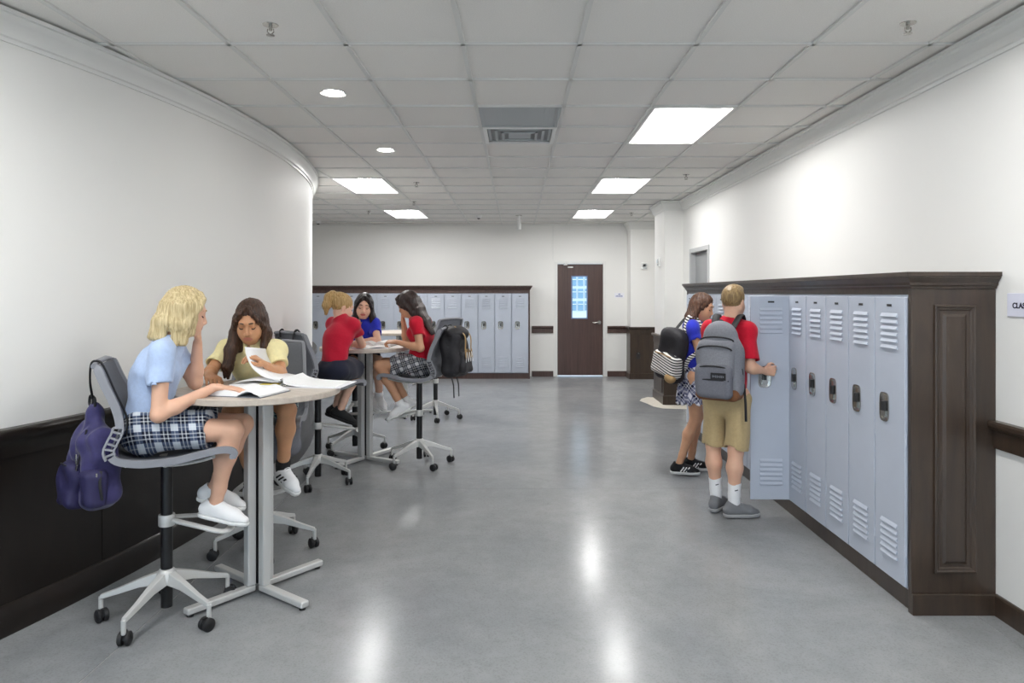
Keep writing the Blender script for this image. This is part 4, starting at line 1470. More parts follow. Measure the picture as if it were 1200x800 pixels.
for j in range(2):
    MB().tube(spline([c + o_ * (.145 + .0 * j) + s_ * (.08 - .16 * i / 6) + u_ * ((.05 if i % 2 else -.04) - .02 - .03 * j) for i in range(7)], 30), .0028, n=5).build('cord_lacing', M_WHITE if j else M_TAN, bp, True)
# ------------------------------------------------------------------ people
def sphere(mb, c, r, mi=0, n=14, sc=(1, 1, 1), ax=((1, 0, 0), (0, 1, 0), (0, 0, 1))):
    A = [nrm(a) for a in ax]
    vs, fs = [], []
    for i in range(n + 1):
        th = math.pi * i / n
        for k in range(n):
            a = 2 * math.pi * k / n
            q = (math.sin(th) * math.cos(a) * sc[0], math.sin(th) * math.sin(a) * sc[1], math.cos(th) * sc[2])
            vs.append(V3(c) + r * (A[0] * q[0] + A[1] * q[1] + A[2] * q[2]))
    for i in range(n):
        for k in range(n):
            fs.append((i * n + k, (i + 1) * n + k, (i + 1) * n + (k + 1) % n, i * n + (k + 1) % n))
    return mb.add(vs, fs, mi)

def chain(pts, rads, k=.02, flat=None):
    return [cone(pts[i], pts[i + 1], rads[i], rads[i + 1], k, flat) for i in range(len(pts) - 1)]

def hand_prims(w, d, n, th, curl=(.35, .45, .3), s=.92, spread=.10, thumb=.5):
    """palm with five fingers: w wrist, d finger direction, n palm normal, th thumb side"""
    d = nrm(d)
    n = nrm(V3(n) - d * V3(n).dot(d))
    t = np.cross(n, d)
    if t.dot(V3(th)) < 0: t = -t
    w = V3(w)
    P = []
    lens = [(.040, .025, .020), (.045, .029, .022), (.041, .027, .021), (.032, .021, .018)]
    offs = [.0315, .0105, -.0105, -.031]
    reach = [.084, .088, .083, .075]
    kn = []
    for i in range(4):
        b0 = w + t * offs[i] * .55 * s + d * .012 * s
        b1 = w + t * offs[i] * s + d * reach[i] * s
        P.append(cone(b0, b1, .0155 * s, .0112 * s, .014 * s, (n, 1.15)))
        kn.append(b1)
    for i in range(4):
        p = kn[i]
        a = 0.0
        side = (1.5 - i) * spread * .5
        dd0 = nrm(d + t * side)
        r = [.0098, .0088, .0079, .0068] if i != 3 else [.0086, .0077, .0070, .0061]
        for j in range(3):
            a += curl[j] * (1 + .08 * i)
            dd = dd0 * math.cos(a) + n * math.sin(a)
            q = p + dd * lens[i][j] * s
            P.append(cone(p, q, r[j] * s, r[j + 1] * s, .003))
            p = q
    b = w + t * .020 * s + d * .022 * s
    m1 = b + (t * .030 + d * .026 + n * .012) * s
    m2 = m1 + (t * .014 * (1 - thumb) + d * .030 + n * .016 * thumb * 2) * s
    m3 = m2 + (d * .024 - t * .010 * thumb + n * .010 * thumb) * s
    P += [cone(b, m1, .0165 * s, .0128 * s, .012), cone(m1, m2, .0118 * s, .0102 * s, .004), cone(m2, m3, .0100 * s, .0076 * s, .003)]
    return P

M_LASH = mat('dark_lash_and_brow', '#2a1c16', .8)
M_TEETH = mat('tooth_white', '#efeae2', .4)
M_EYE = mat('eye_white', '#e8e4df', .25)
M_IRIS = mat('brown_iris', '#2b1a10', .2)
def skin_mat(name, col):
    m = mat(name, col, .48, var=.05, vscale=14, spec=.35)
    b = m.node_tree.nodes['Principled BSDF']
    b.inputs['Subsurface Weight'].default_value = .08
    b.inputs['Subsurface Radius'].default_value = (.02, .008, .005)
    return m
def hair_mat(name, c0, c1):
    m, nt, b = new_mat(name)
    tc = node(nt, 'ShaderNodeTexCoord')
    mp = node(nt, 'ShaderNodeMapping')
    mp.inputs['Scale'].default_value = (150, 150, 8)
    nt.links.new(tc.outputs['Object'], mp.inputs['Vector'])
    n = node(nt, 'ShaderNodeTexNoise', Scale=1.0, Detail=4.0, Roughness=.6)
    nt.links.new(mp.outputs[0], n.inputs['Vector'])
    r = node(nt, 'ShaderNodeValToRGB')
    r.color_ramp.elements[0].position, r.color_ramp.elements[1].position = .32, .68
    r.color_ramp.elements[0].color, r.color_ramp.elements[1].color = lin(c0), lin(c1)
    nt.links.new(n.outputs[0], r.inputs[0])
    nt.links.new(r.outputs[0], b.inputs['Base Color'])
    b.inputs['Roughness'].default_value = .42
    b.inputs['Specular IOR Level'].default_value = .4
    bp_ = node(nt, 'ShaderNodeBump', Strength=.35, Distance=.003)
    nt.links.new(n.outputs[0], bp_.inputs['Height'])
    nt.links.new(bp_.outputs[0], b.inputs['Normal'])
    return m

class Head:
    def __init__(s, c, f, u=(0, 0, 1), sc=.92):
        s.c = V3(c)
        s.f, s.l, s.u = fr3(f, u)
        # fr3 gives side = up x forward = left of the face
        s.s = sc
    def P(s, f, l, u):
        return s.c + s.s * (s.f * f + s.l * l + s.u * u)
    @property
    def ax(s):
        return (s.f, s.l, s.u)
    def R(s, *r):
        return tuple(x * s.s for x in r)
    def prims(s, smile=False):
        H, A, R, q = s.P, s.ax, s.R, s.s
        P = [ell(H(-.012, 0, .035), A, R(.096, .075, .088), .02), ell(H(.022, 0, -.028), A, R(.071, .065, .088), .03)]
        P += [ell(H(.058, 0, -.094), A, R(.032, .034, .026), .03)]
        for d in (-1, 1):
            P += [cone(H(-.005, d * .054, -.05), H(.05, d * .018, -.096), .022 * q, .019 * q, .025),
                  ell(H(.054, d * .036, -.042), A, R(.032, .027, .036), .03),
                  ell(H(.101, d * .032, .004), A, R(.016, .020, .013), .012, '-'),
                  ell(H(.077, d * .032, .002), A, R(.0135, .0165, .0125), .004),
                  ell(H(-.008, d * .077, -.012), A, R(.021, .011, .032), .006)]
        P += [cone(H(.084, -.034, .026), H(.084, .034, .026), .012 * q, .012 * q, .02),
              cone(H(.090, 0, .006), H(.110, 0, -.034), .0075 * q, .0108 * q, .010),
              ell(H(.102, .0105, -.038), A, R(.010, .0085, .008), .005), ell(H(.102, -.0105, -.038), A, R(.010, .0085, .008), .005),
              ell(H(.076, 0, -.068), A, R(.023, .034, .026), .03),
              ell(H(.0955, 0, -.0615), A, R(.009, .021 if not smile else .025, .0052), .004),
              ell(H(.0938, 0, -.0730 if not smile else -.0755), A, R(.0095, .018 if not smile else .022, .0062), .004)]
        if smile:
            for u0, r in ((-.0625, .0042), (-.0745, .0048)):
                pts = [H(.0965 - .012 * (i / 3) ** 2, .0275 * i / 3, u0 + (.009 if u0 > -.07 else .018) * (i / 3) ** 2) for i in range(-3, 4)]
                P += [cone(pts[i], pts[i + 1], r * q, r * q, .003) for i in range(6)]
        return P
    def lip_mask(s, c):
        d = c - s.c
        f, l, u = d @ s.f / s.s, d @ s.l / s.s, d @ s.u / s.s
        return ((l / .026) ** 2 + ((u + .0675) / .0125) ** 2 < 1) & (f > .085)

def person(P):
    root = thing('person', P['label'], 'person', tuple(P['base']))
    if P.get('group'): root['group'] = P['group']
    hb = P.get('h', .0045)
    hc = P.get('hc', .006)
    k = P.get('bulk', 1.0)
    H = P['headframe']
    pel, che, nek = V3(P['pelvis']), V3(P['chest']), V3(P['neck'])
    shR, shL = V3(P['sh'][0]), V3(P['sh'][1])
    rgt = nrm(shR - shL)
    spine = nrm(nek - pel)
    fwd = nrm(np.cross(spine, rgt))
    prt = nrm(P.get('prt', rgt))
    pf = nrm(np.cross(V3((0, 0, 1)), prt))
    wai = lerp(pel, che, .48)
    male = P.get('male', False)
    # ---- body
    B = [cone(pel, wai, .115 * k, .088 * k, .04, (pf, 1.25)), cone(wai, che, .088 * k, .112 * k, .04, (fwd, 1.35)),
         cone(che, lerp(che, nek, .75), .112 * k, .07 * k, .04, (fwd, 1.35)), cone(shR, shL, .040 * k, .040 * k, .04)]
    B += [cone(nek - spine * .01, shR, .045 * k, .036 * k, .03), cone(nek - spine * .01, shL, .045 * k, .036 * k, .03)]
    B += [cone(nek - spine * .03, H.P(-.02, 0, -.055), .050 * (1.08 if male else 1), .046 * (1.1 if male else 1), .03)]
    B += H.prims(P.get('smile', False))
    for i in (0, 1):
        s_, e_, w_ = V3(P['sh'][i]), V3(P['el'][i]), V3(P['wr'][i])
        ar = .037 * k
        B += [cone(s_, e_, ar * 1.08, ar * .90, .03), cone(e_, lerp(e_, w_, .30), ar * .90, ar * .92, .02), cone(lerp(e_, w_, .30), w_, ar * .92, ar * .60, .02)]
        hd = P['hand'][i]
        hp = hand_prims(w_ + nrm(V3(w_) - e_) * .008, *hd)
        B += hp
        hip = pel + prt * (.078 if i == 0 else -.078) * k
        kn, an = V3(P['knee'][i]), V3(P['ank'][i])
        th = .072 * k
        bk = P.get('calf', [None, None])[i]
        bend = nrm(lerp(hip, an, .5) - kn) if bk is None else nrm(bk)
        cm = lerp(kn, an, .32) + bend * .012
        B += [cone(hip, kn, th * 1.08, th * .70, .04), cone(kn, cm, th * .68, th * .70, .02), cone(cm, lerp(kn, an, .78), th * .70, th * .45, .03), cone(lerp(kn, an, .78), an, th * .45, th * .44, .02)]
        td = P['toe'][i]
        up = V3(P.get('footup', [(0, 0, 1)] * 2)[i])
        d_, _, u_ = fr3(td, up)
        B += [cone(an - u_ * .02, an + d_ * .07 - u_ * .05, .032 * k, .028 * k, .02)]
    lipm = mat('lips', P['lip'], .4)
    body = sdf_obj('body', B, hb, [P['skin'], lipm], root, regions=lambda c: H.lip_mask(c), smooth=1)
    # ---- face details: lash lines, brows, teeth
    for d in (-1, 1):
        pts = [H.P(.0925 - .012 * abs(t - .1) ** 2, d * (.0175 + .029 * (t + 1) / 2), -.005 - .0035 * (1 - t * t) + (.003 if t > .5 else 0)) for t in [-1 + i / 4 for i in range(9)]]
        MB().tube(pts, [.001, .002, .0026, .003, .0032, .0032, .003, .0024, .001], n=6).build('eyelashes', M_LASH, root, True)
        pts = [H.P(.1005 - .017 * ((t + 1) / 2) ** 2, d * (.013 + .036 * (t + 1) / 2), .0275 + .0045 * math.sin(math.pi * (t + 1) / 2) - .004 * (t + 1) / 2) for t in [-1 + i / 3 for i in range(7)]]
        MB().tube(pts, [.002, .0036, .0042, .0042, .0036, .0028, .0012], n=6, flat=.7, up=H.f).build('eyebrow', P['brow'], root, True)
    if P.get('smile'):
        sphere(MB(), H.P(.1000, 0, -.0680), H.s, 0, 10, (.004, .0185, .0038), H.ax).build('teeth', M_TEETH, root, True, smooth=True)
    # ---- shirt
    ifl = P.get('shirt_ease', .016)
    hem = V3(P.get('shirt_hem', lerp(pel, wai, .35)))
    S = [cone(hem, wai, (.112 * k if not male else .118 * k) + ifl * .8, .092 * k + ifl * 1.4, .04, (pf, 1.22), capa=True), cone(wai, che, .092 * k + ifl * 1.4, .114 * k + ifl, .05, (fwd, 1.28)),
         cone(che, lerp(che, nek, .80), .114 * k + ifl, .066 * k + ifl * .6, .05, (fwd, 1.30)), cone(shR, shL, .036 * k + ifl * .6, .036 * k + ifl * .6, .05)]
    for q_ in (shR, shL):
        S.append(cone(lerp(che, q_, .30), lerp(che, q_, .95), .092 * k + ifl * .5, .040 * k + ifl * .5, .05, (fwd, 1.3)))
    S += [cone(nek - spine * .012, shR, .046 * k + ifl * .4, .036 * k + ifl * .6, .04), cone(nek - spine * .012, shL, .046 * k + ifl * .4, .036 * k + ifl * .6, .04)]
    if not male:
        for d in (-1, 1):
            S.append(ell(lerp(che, nek, .15) + rgt * d * .055 + fwd * .065, (fwd, rgt, spine), (.045, .05, .05), .05))
    nd = nrm(H.P(-.02, 0, -.055) - nek)
    cb = nek - nd * .018
    S.append(cone(cb, cb + nd * .048 - fwd * .004, .073, .064, .012, capb=True))
    S.append(cone(cb + nd * .03, cb + nd * .09, .0545, .0545, .004, op='-'))
    if P.get('placket'):
        S.append(ell(nek + nd * .03 + fwd * .075 - spine * .012, (fwd, rgt, spine), (.050, .030, .070), .006, '-'))
    for i in (0, 1):
        s_, e_ = V3(P['sh'][i]), V3(P['el'][i])
        tl = P.get('sleeve', .58)
        end = lerp(s_, e_, tl)
        dd = nrm(e_ - s_)
        S.append(cone(s_, end, .036 * k + ifl * .7, .043 * k + ifl * 1.0, .04, capb=True))
        S.append(cone(end - dd * .014, end + dd * .03, .043 * k + ifl * .7, .043 * k + ifl * .7, .003, op='-', capa=True))
    sh = sdf_obj('shirt', S, hc, P['shirt'], root, disp=wr(.0045, 42, P['seed']), smooth=1)
    if P.get('placket'):
        pts = [nek + nd * .012 + fwd * (.050 + .008 * j) - spine * (.02 + .03 * j) for j in range(4)]
        m = MB()
        for j in range(1, 4):
            sphere(m, pts[j] + fwd * .008, .0045, 0, 8)
        m.build('buttons', M_WHITE, sh, True)
        for d in (-1, 1):       # turned-down collar wings
            q0 = nek + nd * .018 + fwd * .066 + rgt * d * .008
            w = MB()
            w.add([q0, q0 + rgt * d * .042 - fwd * .026 + nd * .020, q0 + rgt * d * .052 - fwd * .012 - spine * .022, q0 + rgt * d * .018 + fwd * .006 - spine * .032], [(0, 1, 2, 3)])
            o = w.build('collar', P['shirt'], sh, True)
            md = o.modifiers.new('thickness', 'SOLIDIFY')
            md.thickness = .005
    if P.get('emblem'):
        q0 = lerp(che, nek, .35) - rgt * .062 + fwd * .102
        m = MB()
        for j in range(3):
            m.obox(q0 + rgt * (.012 * (j - 1)) + spine * .006 * (j % 2), (rgt, spine, fwd), (.004, .013, .002))
        m.build('emblem', M_WHITE, sh, True)
    # ---- skirt or shorts
    lw = P.get('lower', 'skirt')
    if lw == 'skirt_sit':
        K = [cone(hem + V3((0, 0, .01)), pel - V3((0, 0, .0)), .108 * k + .008, .138 * k, .04, (pf, 1.2), capa=True)]
        ends = []
        for i in (0, 1):
            hip = pel + prt * (.078 if i == 0 else -.078) * k
            en = lerp(hip, P['knee'][i], P.get('skirt_len', .74))
            ends.append(en)
            K.append(cone(hip, en + V3((0, 0, .002)), .092 * k, .082 * k, .04, capb=True))
            K.append(cone(lerp(hip, en, .2) - V3((0, 0, .035)) + prt * (.03 if i == 0 else -.03), en - V3((0, 0, .035)) + prt * (.018 if i == 0 else -.018), .050, .046, .035, capb=True))
        K.append(cone(pel + V3((0, 0, .005)), lerp(ends[0], ends[1], .5) + V3((0, 0, .012)), .085, .070, .05, capb=True))
        sdf_obj('skirt', K, hc, P['lower_mat'], root, disp=wr(.0075, 46, P['seed'] + 50), smooth=1)
    elif lw == 'skirt_stand':
        top, bot = V3(P['skirt_top']), V3(P['skirt_hem'])
        def pleat(X, Y, Z, c=top):
            a = np.arctan2(Y - c[1], X - c[0] + 0 * Z)
            g = np.clip((top[2] - Z) / (top[2] - bot[2]), 0, 1)
            return (.012 * g * np.sin(a * 13 + 2.0 * np.sin(Z * 9))).astype(np.float32)
        sdf_obj('skirt', [cone(top, bot, .118 * k, .175 * k, .02, (pf, 1.12), capb=True, capa=True)], hc, P['lower_mat'], root, disp=pleat)
    elif lw == 'shorts':
        K = [cone(hem + V3((0, 0, .03)), pel, .118 * k + .01, .132 * k, .03, (pf, 1.18), capa=True)]
        for i in (0, 1):
            hip = pel + prt * (.078 if i == 0 else -.078) * k - V3((0, 0, .02))
            en = lerp(hip, P['knee'][i], P.get('short_len', .97))
            K.append(cone(hip, lerp(hip, en, .3), .088 * k, .082 * k, .022))
            K.append(cone(lerp(hip, en, .3), en, .080 * k, .077 * k, .008, capb=True))
            dd = nrm(en - hip)
            K.append(cone(en - dd * .012, en + dd * .03, .070 * k, .070 * k, .002, op='-', capa=True))
        so = sdf_obj('shorts', K, hc, P['lower_mat'], root, disp=wr(.006, 36, P['seed'] + 50))
    # ---- shoes and socks
    for i in (0, 1):
        an, kn = V3(P['ank'][i]), V3(P['knee'][i])
        up = V3(P.get('footup', [(0, 0, 1)] * 2)[i])
        d_, s2, u_ = fr3(P['toe'][i], up)
        sc = P.get('shoe_len', .93)
        st_ = P['shoe']
        zs = -.062 * sc
        heel = an - d_ * .042 * sc - u_ * .040 * sc
        ball = an + d_ * .105 * sc - u_ * .050 * sc
        toe = an + d_ * .158 * sc - u_ * .056 * sc
        r0 = .033 * sc
        U = [cone(heel, ball, r0 * 1.02, .040 * sc, .02, (u_, 1.05)), cone(ball, toe, .040 * sc, .032 * sc, .02, (u_, 1.25)),
             cone(heel + u_ * .012, an - d_ * .012 + u_ * (.004 if st_ == 'slip' else .012), r0 * 1.02, .037 * sc, .02, capb=True),
             cone(an - u_ * .01 + d_ * .015, ball + u_ * .006, .036 * sc, .034 * sc, .03)]
        U.append(cone(an + u_ * (.000 if st_ == 'slip' else .006) - d_ * .006, an + u_ * .08 - d_ * .006, .0325 * sc, .036 * sc, .004, op='-'))
        up_o = sdf_obj('shoe', U, .005, P['shoe_mat'], root, planes=[(an + u_ * (zs + .001), -u_)])
        SO = [cone(heel - u_ * .02, ball - u_ * .015, .037 * sc, .044 * sc, .01), cone(ball - u_ * .015, toe - u_ * .008, .044 * sc, .036 * sc, .01)]
        bot = zs - (.024 if st_ != 'slip' else .018) * sc
        sdf_obj('sole', SO, .005, P['sole_mat'], up_o, planes=[(an + u_ * (zs + .002), u_), (an + u_ * bot, -u_)], smooth=0)
        if st_ == 'stripes':
            for sd in (-1, 1):
                for j in range(3):
                    c = an + d_ * (.028 + .026 * j) * sc - u_ * .034 * sc + s2 * sd * .0395 * sc
                    MB().obox(c, (d_ * .6 + u_ * .8 * 1, s2, np.cross(d_ * .6 + u_ * .8, s2)), (.026 * sc, .0042, .0052 * sc)).build('stripe', P['stripe_mat'], up_o, True, bevel=.001)
        if st_ in ('stripes', 'lace'):
            m = MB()
            for j in range(5):
                c = an + d_ * (.040 + .017 * j) * sc + u_ * (.021 - .0125 * j) * sc
                m.tube([c - s2 * .026 * sc - u_ * .011, c - s2 * .012 * sc + u_ * .002, c + u_ * .005, c + s2 * .012 * sc + u_ * .002, c + s2 * .026 * sc - u_ * .011], .0032, n=5)
            m.build('laces', P.get('lace_mat', M_WHITE), up_o, True)
        if P.get('sock'):
            ln = P['sock']
            dd = nrm(kn - an)
            e = an + dd * ln
            th = .072 * k
            sk = sdf_obj('sock', [cone(an - u_ * .02, an + dd * ln * .45, th * .52, th * .54, .01), cone(an + dd * ln * .45, e, th * .54, th * (.60 if ln > .08 else .54), .01, capb=True)], .005, P['sock_mat'], root)
            if P.get('sock_mark'):
                c = an + dd * ln * .72 - V3((0, 1, 0)) * th * .57
                MB().obox(c, ((1, 0, .25), (0, 1, 0), (0, 0, 1)), (.011, .004, .0028)).build('sock_mark', M_STRAP, sk, True)
    # ---- hair
    hp, hdisp = P['hair'](H)
    sdf_obj('hair', hp, P.get('hh', .005), P['hair_mat'], root, disp=hdisp, smooth=0)
    if P.get('extra'):
        P['extra'](root, H)
    return root

def groove(c, N=46, amp=.0035, w=2.0, zs=14):
    def f(X, Y, Z):
        a = np.arctan2(Y - c[1], X - c[0] + 0 * Z)
        return (amp * (np.sin(a * N + w * np.sin(Z * zs)) + .6 * np.sin(a * N * .43 + 1.3 + w * np.sin(Z * zs * .6 + 1)))).astype(np.float32)
    return f

def cap(H, top=.012, front=.0, cut=(.112, 0, -.038), cr=(.078, .066, .122)):
    A = H.ax
    return [ell(H.P(-.016, 0, .036), A, H.R(.100 + top * .6, .078 + top, .090 + top), .02)], [ell(H.P(*cut), A, H.R(*cr), .012, '-')]

def curtain(H, angs, rt, rb, z0, z1, r0, r1, shift=(0, 0, 0), mid=None, k=.03):
    """hair hanging from the skull; angles in degrees from the face direction, left positive"""
    out = []
    f = nrm(H.f * V3((1, 1, 0)))
    l = V3((-f[1], f[0], 0))
    c = H.P(-.014, 0, 0)
    for a in angs:
        d = f * math.cos(math.radians(a)) * 1.12 + l * math.sin(math.radians(a))
        p0 = V3((c[0], c[1], z0)) + d * rt
        p2 = V3((c[0], c[1], z1)) + d * rb + V3(shift)
        p1 = lerp(p0, p2, .5) + d * (0 if mid is None else mid)
        out += [cone(p0, p1, r0, (r0 + r1) / 2, k), cone(p1, p2, (r0 + r1) / 2, r1, k)]
    return out

def swoop(H, part=.0, lo=-.05, r=.013, out=1.0, fr=1.0, sides=(-1, 1)):
    o = []
    for d in sides:
        o += chain([H.P(.058 * fr, part + .010 * d, .113), H.P(.083 * fr, part * .6 + .034 * d, .086), H.P(.075 * fr, .062 * d * out, .040), H.P(.045 * fr, .078 * d * out, -.01), H.P(.02, .084 * d * out, lo)], [r * .9, r, r * 1.05, r * 1.15, r], .014)
    return o

def hair_bob(H):
    a, c = cap(H, .012)
    z = H.c[2]
    cu = curtain(H, [122, 150, 180, 210, 238], .072, .084, z + .03, z - .120, .024, .019, (-.045, -.005, 0), mid=.002)
    cu += curtain(H, [68, 95, 265, 292], .072, .080, z + .03, z - .150, .023, .018, (-.028, -.005, 0), mid=.002)
    cu += curtain(H, [50, -50], .080, .085, z + .04, z - .11, .014, .012, (-.02, 0, 0), mid=.006, k=.015)
    return a + cu + c + swoop(H, -.02, -.08, .010, 1.0, .84), groove(H.P(-.02, 0, 0), 52, .0020, 1.6, 12)

def hair_long_front(H):
    a, c = cap(H, .007, cr=(.08, .064, .120))
    z = H.c[2]
    cu = curtain(H, [80, 105, 135, 165, 195, 225, 255, 280], .066, .080, z + .02, z - .16, .022, .024, (0, .03, 0), mid=.006)
    P = H.P
    for d, pts in ((1, [(P(.02, .073, .03)), P(.03, .085, -.05), V3((-1.475, 4.10, 1.27)), V3((-1.478, 4.085, 1.16)), V3((-1.482, 4.08, 1.11))]),
                   (-1, [(P(.02, -.073, .03)), P(.03, -.088, -.06), V3((-1.645, 4.07, 1.25)), V3((-1.655, 4.05, 1.15)), V3((-1.66, 4.05, 1.09))])):
        if d == 1:
            cu += chain(pts, [.016, .019, .016, .010, .004], .02)
        else:
            cu += chain(pts, [.016, .022, .028, .022, .008], .02)
            cu += chain([p + V3((-.032, .03, 0)) * f_ for p, f_ in zip(pts, (0, .3, 1, 1, 1))], [.015, .02, .024, .018, .007], .02)
    return a + cu + c + swoop(H, .0, -.07, .012), groove(H.P(-.02, 0, 0), 52, .0022, 2.4, 13)

def hair_pony(H):
    a, c = cap(H, .008, cut=(.118, 0, -.05), cr=(.080, .075, .105))
    P = H.P
    cut2 = [ell(P(.02, .09, -.055), H.ax, H.R(.06, .03, .05), .01, '-'), ell(P(.02, -.09, -.055), H.ax, H.R(.06, .03, .05), .01, '-')]
    tail = chain([P(-.085, 0, .075), P(-.125, 0, .085), P(-.150, 0, .05), P(-.148, 0, -.03), P(-.125, .01, -.105)], [.022, .032, .036, .034, .012], .02)
    bump = [ell(P(-.06, 0, .10), H.ax, H.R(.045, .045, .03), .02)]
    return a + bump + c + cut2 + tail, groove(H.P(-.09, 0, 0), 44, .0028, 2.5, 18)

def hair_long_sides(H):
    a, c = cap(H, .008, cr=(.078, .062, .120))
    z = H.c[2]
    cu = curtain(H, [66, 90, 120, 150, 180, 210, 240, 270, 294], .066, .082, z + .03, z - .24, .022, .022, (0, .01, 0), mid=.012)
    return a + cu + c + swoop(H, 0, -.08, .012), groove(H.P(-.02, 0, 0), 52, .0015, 1.5, 10)

def hair_down_back(H):
    a, c = cap(H, .009, cut=(.118, 0, -.045), cr=(.078, .066, .130))
    P = H.P
    cu = []
    e = V3((-.770, 6.47, 1.205))
    for d, off in ((-.062, -.075), (-.02, -.025), (.025, .025), (.066, .075)):
        p = [P(-.02, d, .07), P(-.075, d, -.0), P(-.085, d * 1.1, -.08), lerp(P(-.085, d * 1.1, -.08), e + V3((0, -off, 0)), .5), e + V3((0, -off, 0))]
        cu += chain(p, [.03, .035, .034, .030, .012], .03)
    for d in (-.076, .076):
        cu += chain([P(.015, d, .05), P(-.005, d * 1.08, -.03), P(-.045, d * 1.15, -.12), lerp(P(-.045, d * 1.15, -.12), e + V3((0, -d, 0)), .45)], [.022, .026, .024, .012], .025)
    return a + cu + c + swoop(H, 0, -.04, .012), groove(H.P(-.03, 0, .0), 44, .0012, 1.0, 8)

def hair_short(H):
    a, c = cap(H, .007, cut=(.122, 0, -.06), cr=(.085, .085, .125))
    P = H.P
    low = [ell(P(-.03, 0, -.105), H.ax, H.R(.14, .11, .066), .008, '-'), ell(P(.0, .090, -.02), H.ax, H.R(.036, .022, .045), .006, '-'), ell(P(.0, -.090, -.02), H.ax, H.R(.036, .022, .045), .006, '-')]
    top = [ell(P(.02, 0, .105), H.ax, H.R(.075, .06, .032), .02)]
    return a + top + c + low, groove(H.P(0, 0, 0), 50, .0014, 3.0, 30)

def hair_wavy(H):
    a, c = cap(H, .009, cr=(.080, .064, .122))
    z = H.c[2]
    cu = curtain(H, [95, 112, 130, 160, 190, 220, 245, 262], .064, .074, z + .03, z - .19, .022, .020, (-.03, 0, 0), mid=.016)
    P = H.P
    cu += chain([P(.0, -.076, .03), P(-.01, -.088, -.05), P(-.02, -.095, -.14), P(.005, -.098, -.22), P(-.005, -.09, -.29)], [.016, .022, .026, .022, .008], .02)
    cu += chain([P(.03, .072, .03), P(.045, .085, -.06), P(.03, .09, -.14), P(.05, .08, -.22)], [.016, .02, .024, .01], .02)
    return a + cu + c + swoop(H, .0, .0, .009, 1.0, .62), groove(H.P(-.02, 0, 0), 40, .0030, 4.0, 22)

SK_FAIR = skin_mat('fair_skin', '#dcae94')
SK_TAN = skin_mat('tan_skin', '#c8946f')
SK_MED = skin_mat('medium_skin', '#cf9d7c')
SK_LIGHT = skin_mat('light_skin', '#e2b69e')
H_BLOND = hair_mat('blond_hair', '#a08a5e', '#dfcda2')
H_BLOND2 = hair_mat('golden_blond_hair', '#94713f', '#cfae78')
H_BROWN = hair_mat('dark_brown_hair', '#22150f', '#54392a')
H_BLACK = hair_mat('near_black_hair', '#0e0a0a', '#2b2021')
H_DBROWN = hair_mat('espresso_hair', '#1b1211', '#42302b')
H_BOY = hair_mat('sandy_brown_hair', '#6b5335', '#a48a60')
H_WAVY = hair_mat('chestnut_hair', '#2c1b13', '#6a4733')
def cloth(name, c): return mat(name, c, .85, var=.06, vscale=60, bump=.12, bscale=140, sheen=.15, spec=.2)
C_BLUE = cloth('pale_blue_cotton', '#b3c6e6')
C_YEL = cloth('butter_yellow_pique', '#efe2ac')
C_RED = cloth('red_pique', '#c2162f')
C_RED2 = cloth('crimson_cotton', '#bb1a34')
C_ROYAL = cloth('royal_blue_pique', '#2c36b4')
C_NAVY = cloth('navy_twill', '#242738')
C_KHAKI = cloth('khaki_twill', '#b8a279')
PL1 = plaid_mat('navy_white_plaid', (.93, .35, .12), (-.12, .4, .9), 13, '#171c30', '#48536b', '#c9cfd6', '#dfe3e6')
PL2 = plaid_mat('teal_plaid', (1, 0, .1), (0, .6, .8), 18, '#23313f', '#4f7f80', '#9fb6b0', '#c9d6d0')
PL5 = plaid_mat('black_white_plaid', (.9, .1, .35), (-.3, .3, .9), 14, '#16171d', '#5a5d66', '#c4c5c8', '#d8d8da')
PL6 = plaid_mat('navy_argyle_plaid', (.85, .35, .5), (-.85, -.35, .5), 12, '#1c1f3c', '#6f728c', '#dcdce4', '#e9e9ee')
C_WHITE = mat('white_canvas', '#e9e9ea', .8, bump=.1, bscale=200)
C_SOLEW = mat('white_rubber_sole', '#e4e4e2', .6)
C_SHBLK = mat('black_knit', '#19191b', .8, bump=.2, bscale=200)
C_SHGREY = mat('grey_mesh_shoe', '#77787b', .8, bump=.3, bscale=240)
C_SOLEG = mat('light_grey_sole', '#a5a5a6', .6)

# --- girl in pale blue at the first table
G = dict(label='blond girl in pale blue shirt and plaid skirt reading at the nearest table', base=(-1.80, 3.43, 0), seed=1,
    pelvis=(-1.80, 3.43, .925), chest=(-1.772, 3.45, 1.18), neck=(-1.712, 3.47, 1.345), prt=(.22, -.97, 0),
    sh=[(-1.674, 3.325, 1.298), (-1.768, 3.605, 1.305)], el=[(-1.665, 3.272, 1.012), (-1.655, 3.625, 1.118)],
    wr=[(-1.478, 3.425, 1.118), (-1.632, 3.60, 1.325)],
    hand=[((.85, .42, -.12), (0, 0, -1), (-.3, 1, 0), (.12, .2, .15)), ((.18, -.12, .95), (-.7, -.3, .1), (0, -1, 0), (.9, .9, .5))],
    knee=[(-1.395, 3.46, .905), (-1.41, 3.625, .905)], ank=[(-1.478, 3.455, .545), (-1.555, 3.615, .575)],
    toe=[(.96, .05, -.22), (.95, .1, -.24)], footup=[(.2, 0, 1), (.2, 0, 1)], skin=SK_FAIR, lip='#b9736a', brow=H_BLOND2,
    headframe=Head((-1.642, 3.49, 1.487), (.88, .40, -.26)), shirt=C_BLUE, lower='skirt_sit', lower_mat=PL1, skirt_len=.70, shoe='slip', shoe_mat=C_WHITE, sole_mat=C_SOLEW,
    hair=hair_bob, hair_mat=H_BLOND, h=.0042, hc=.0055, sleeve=.55)
person(G)
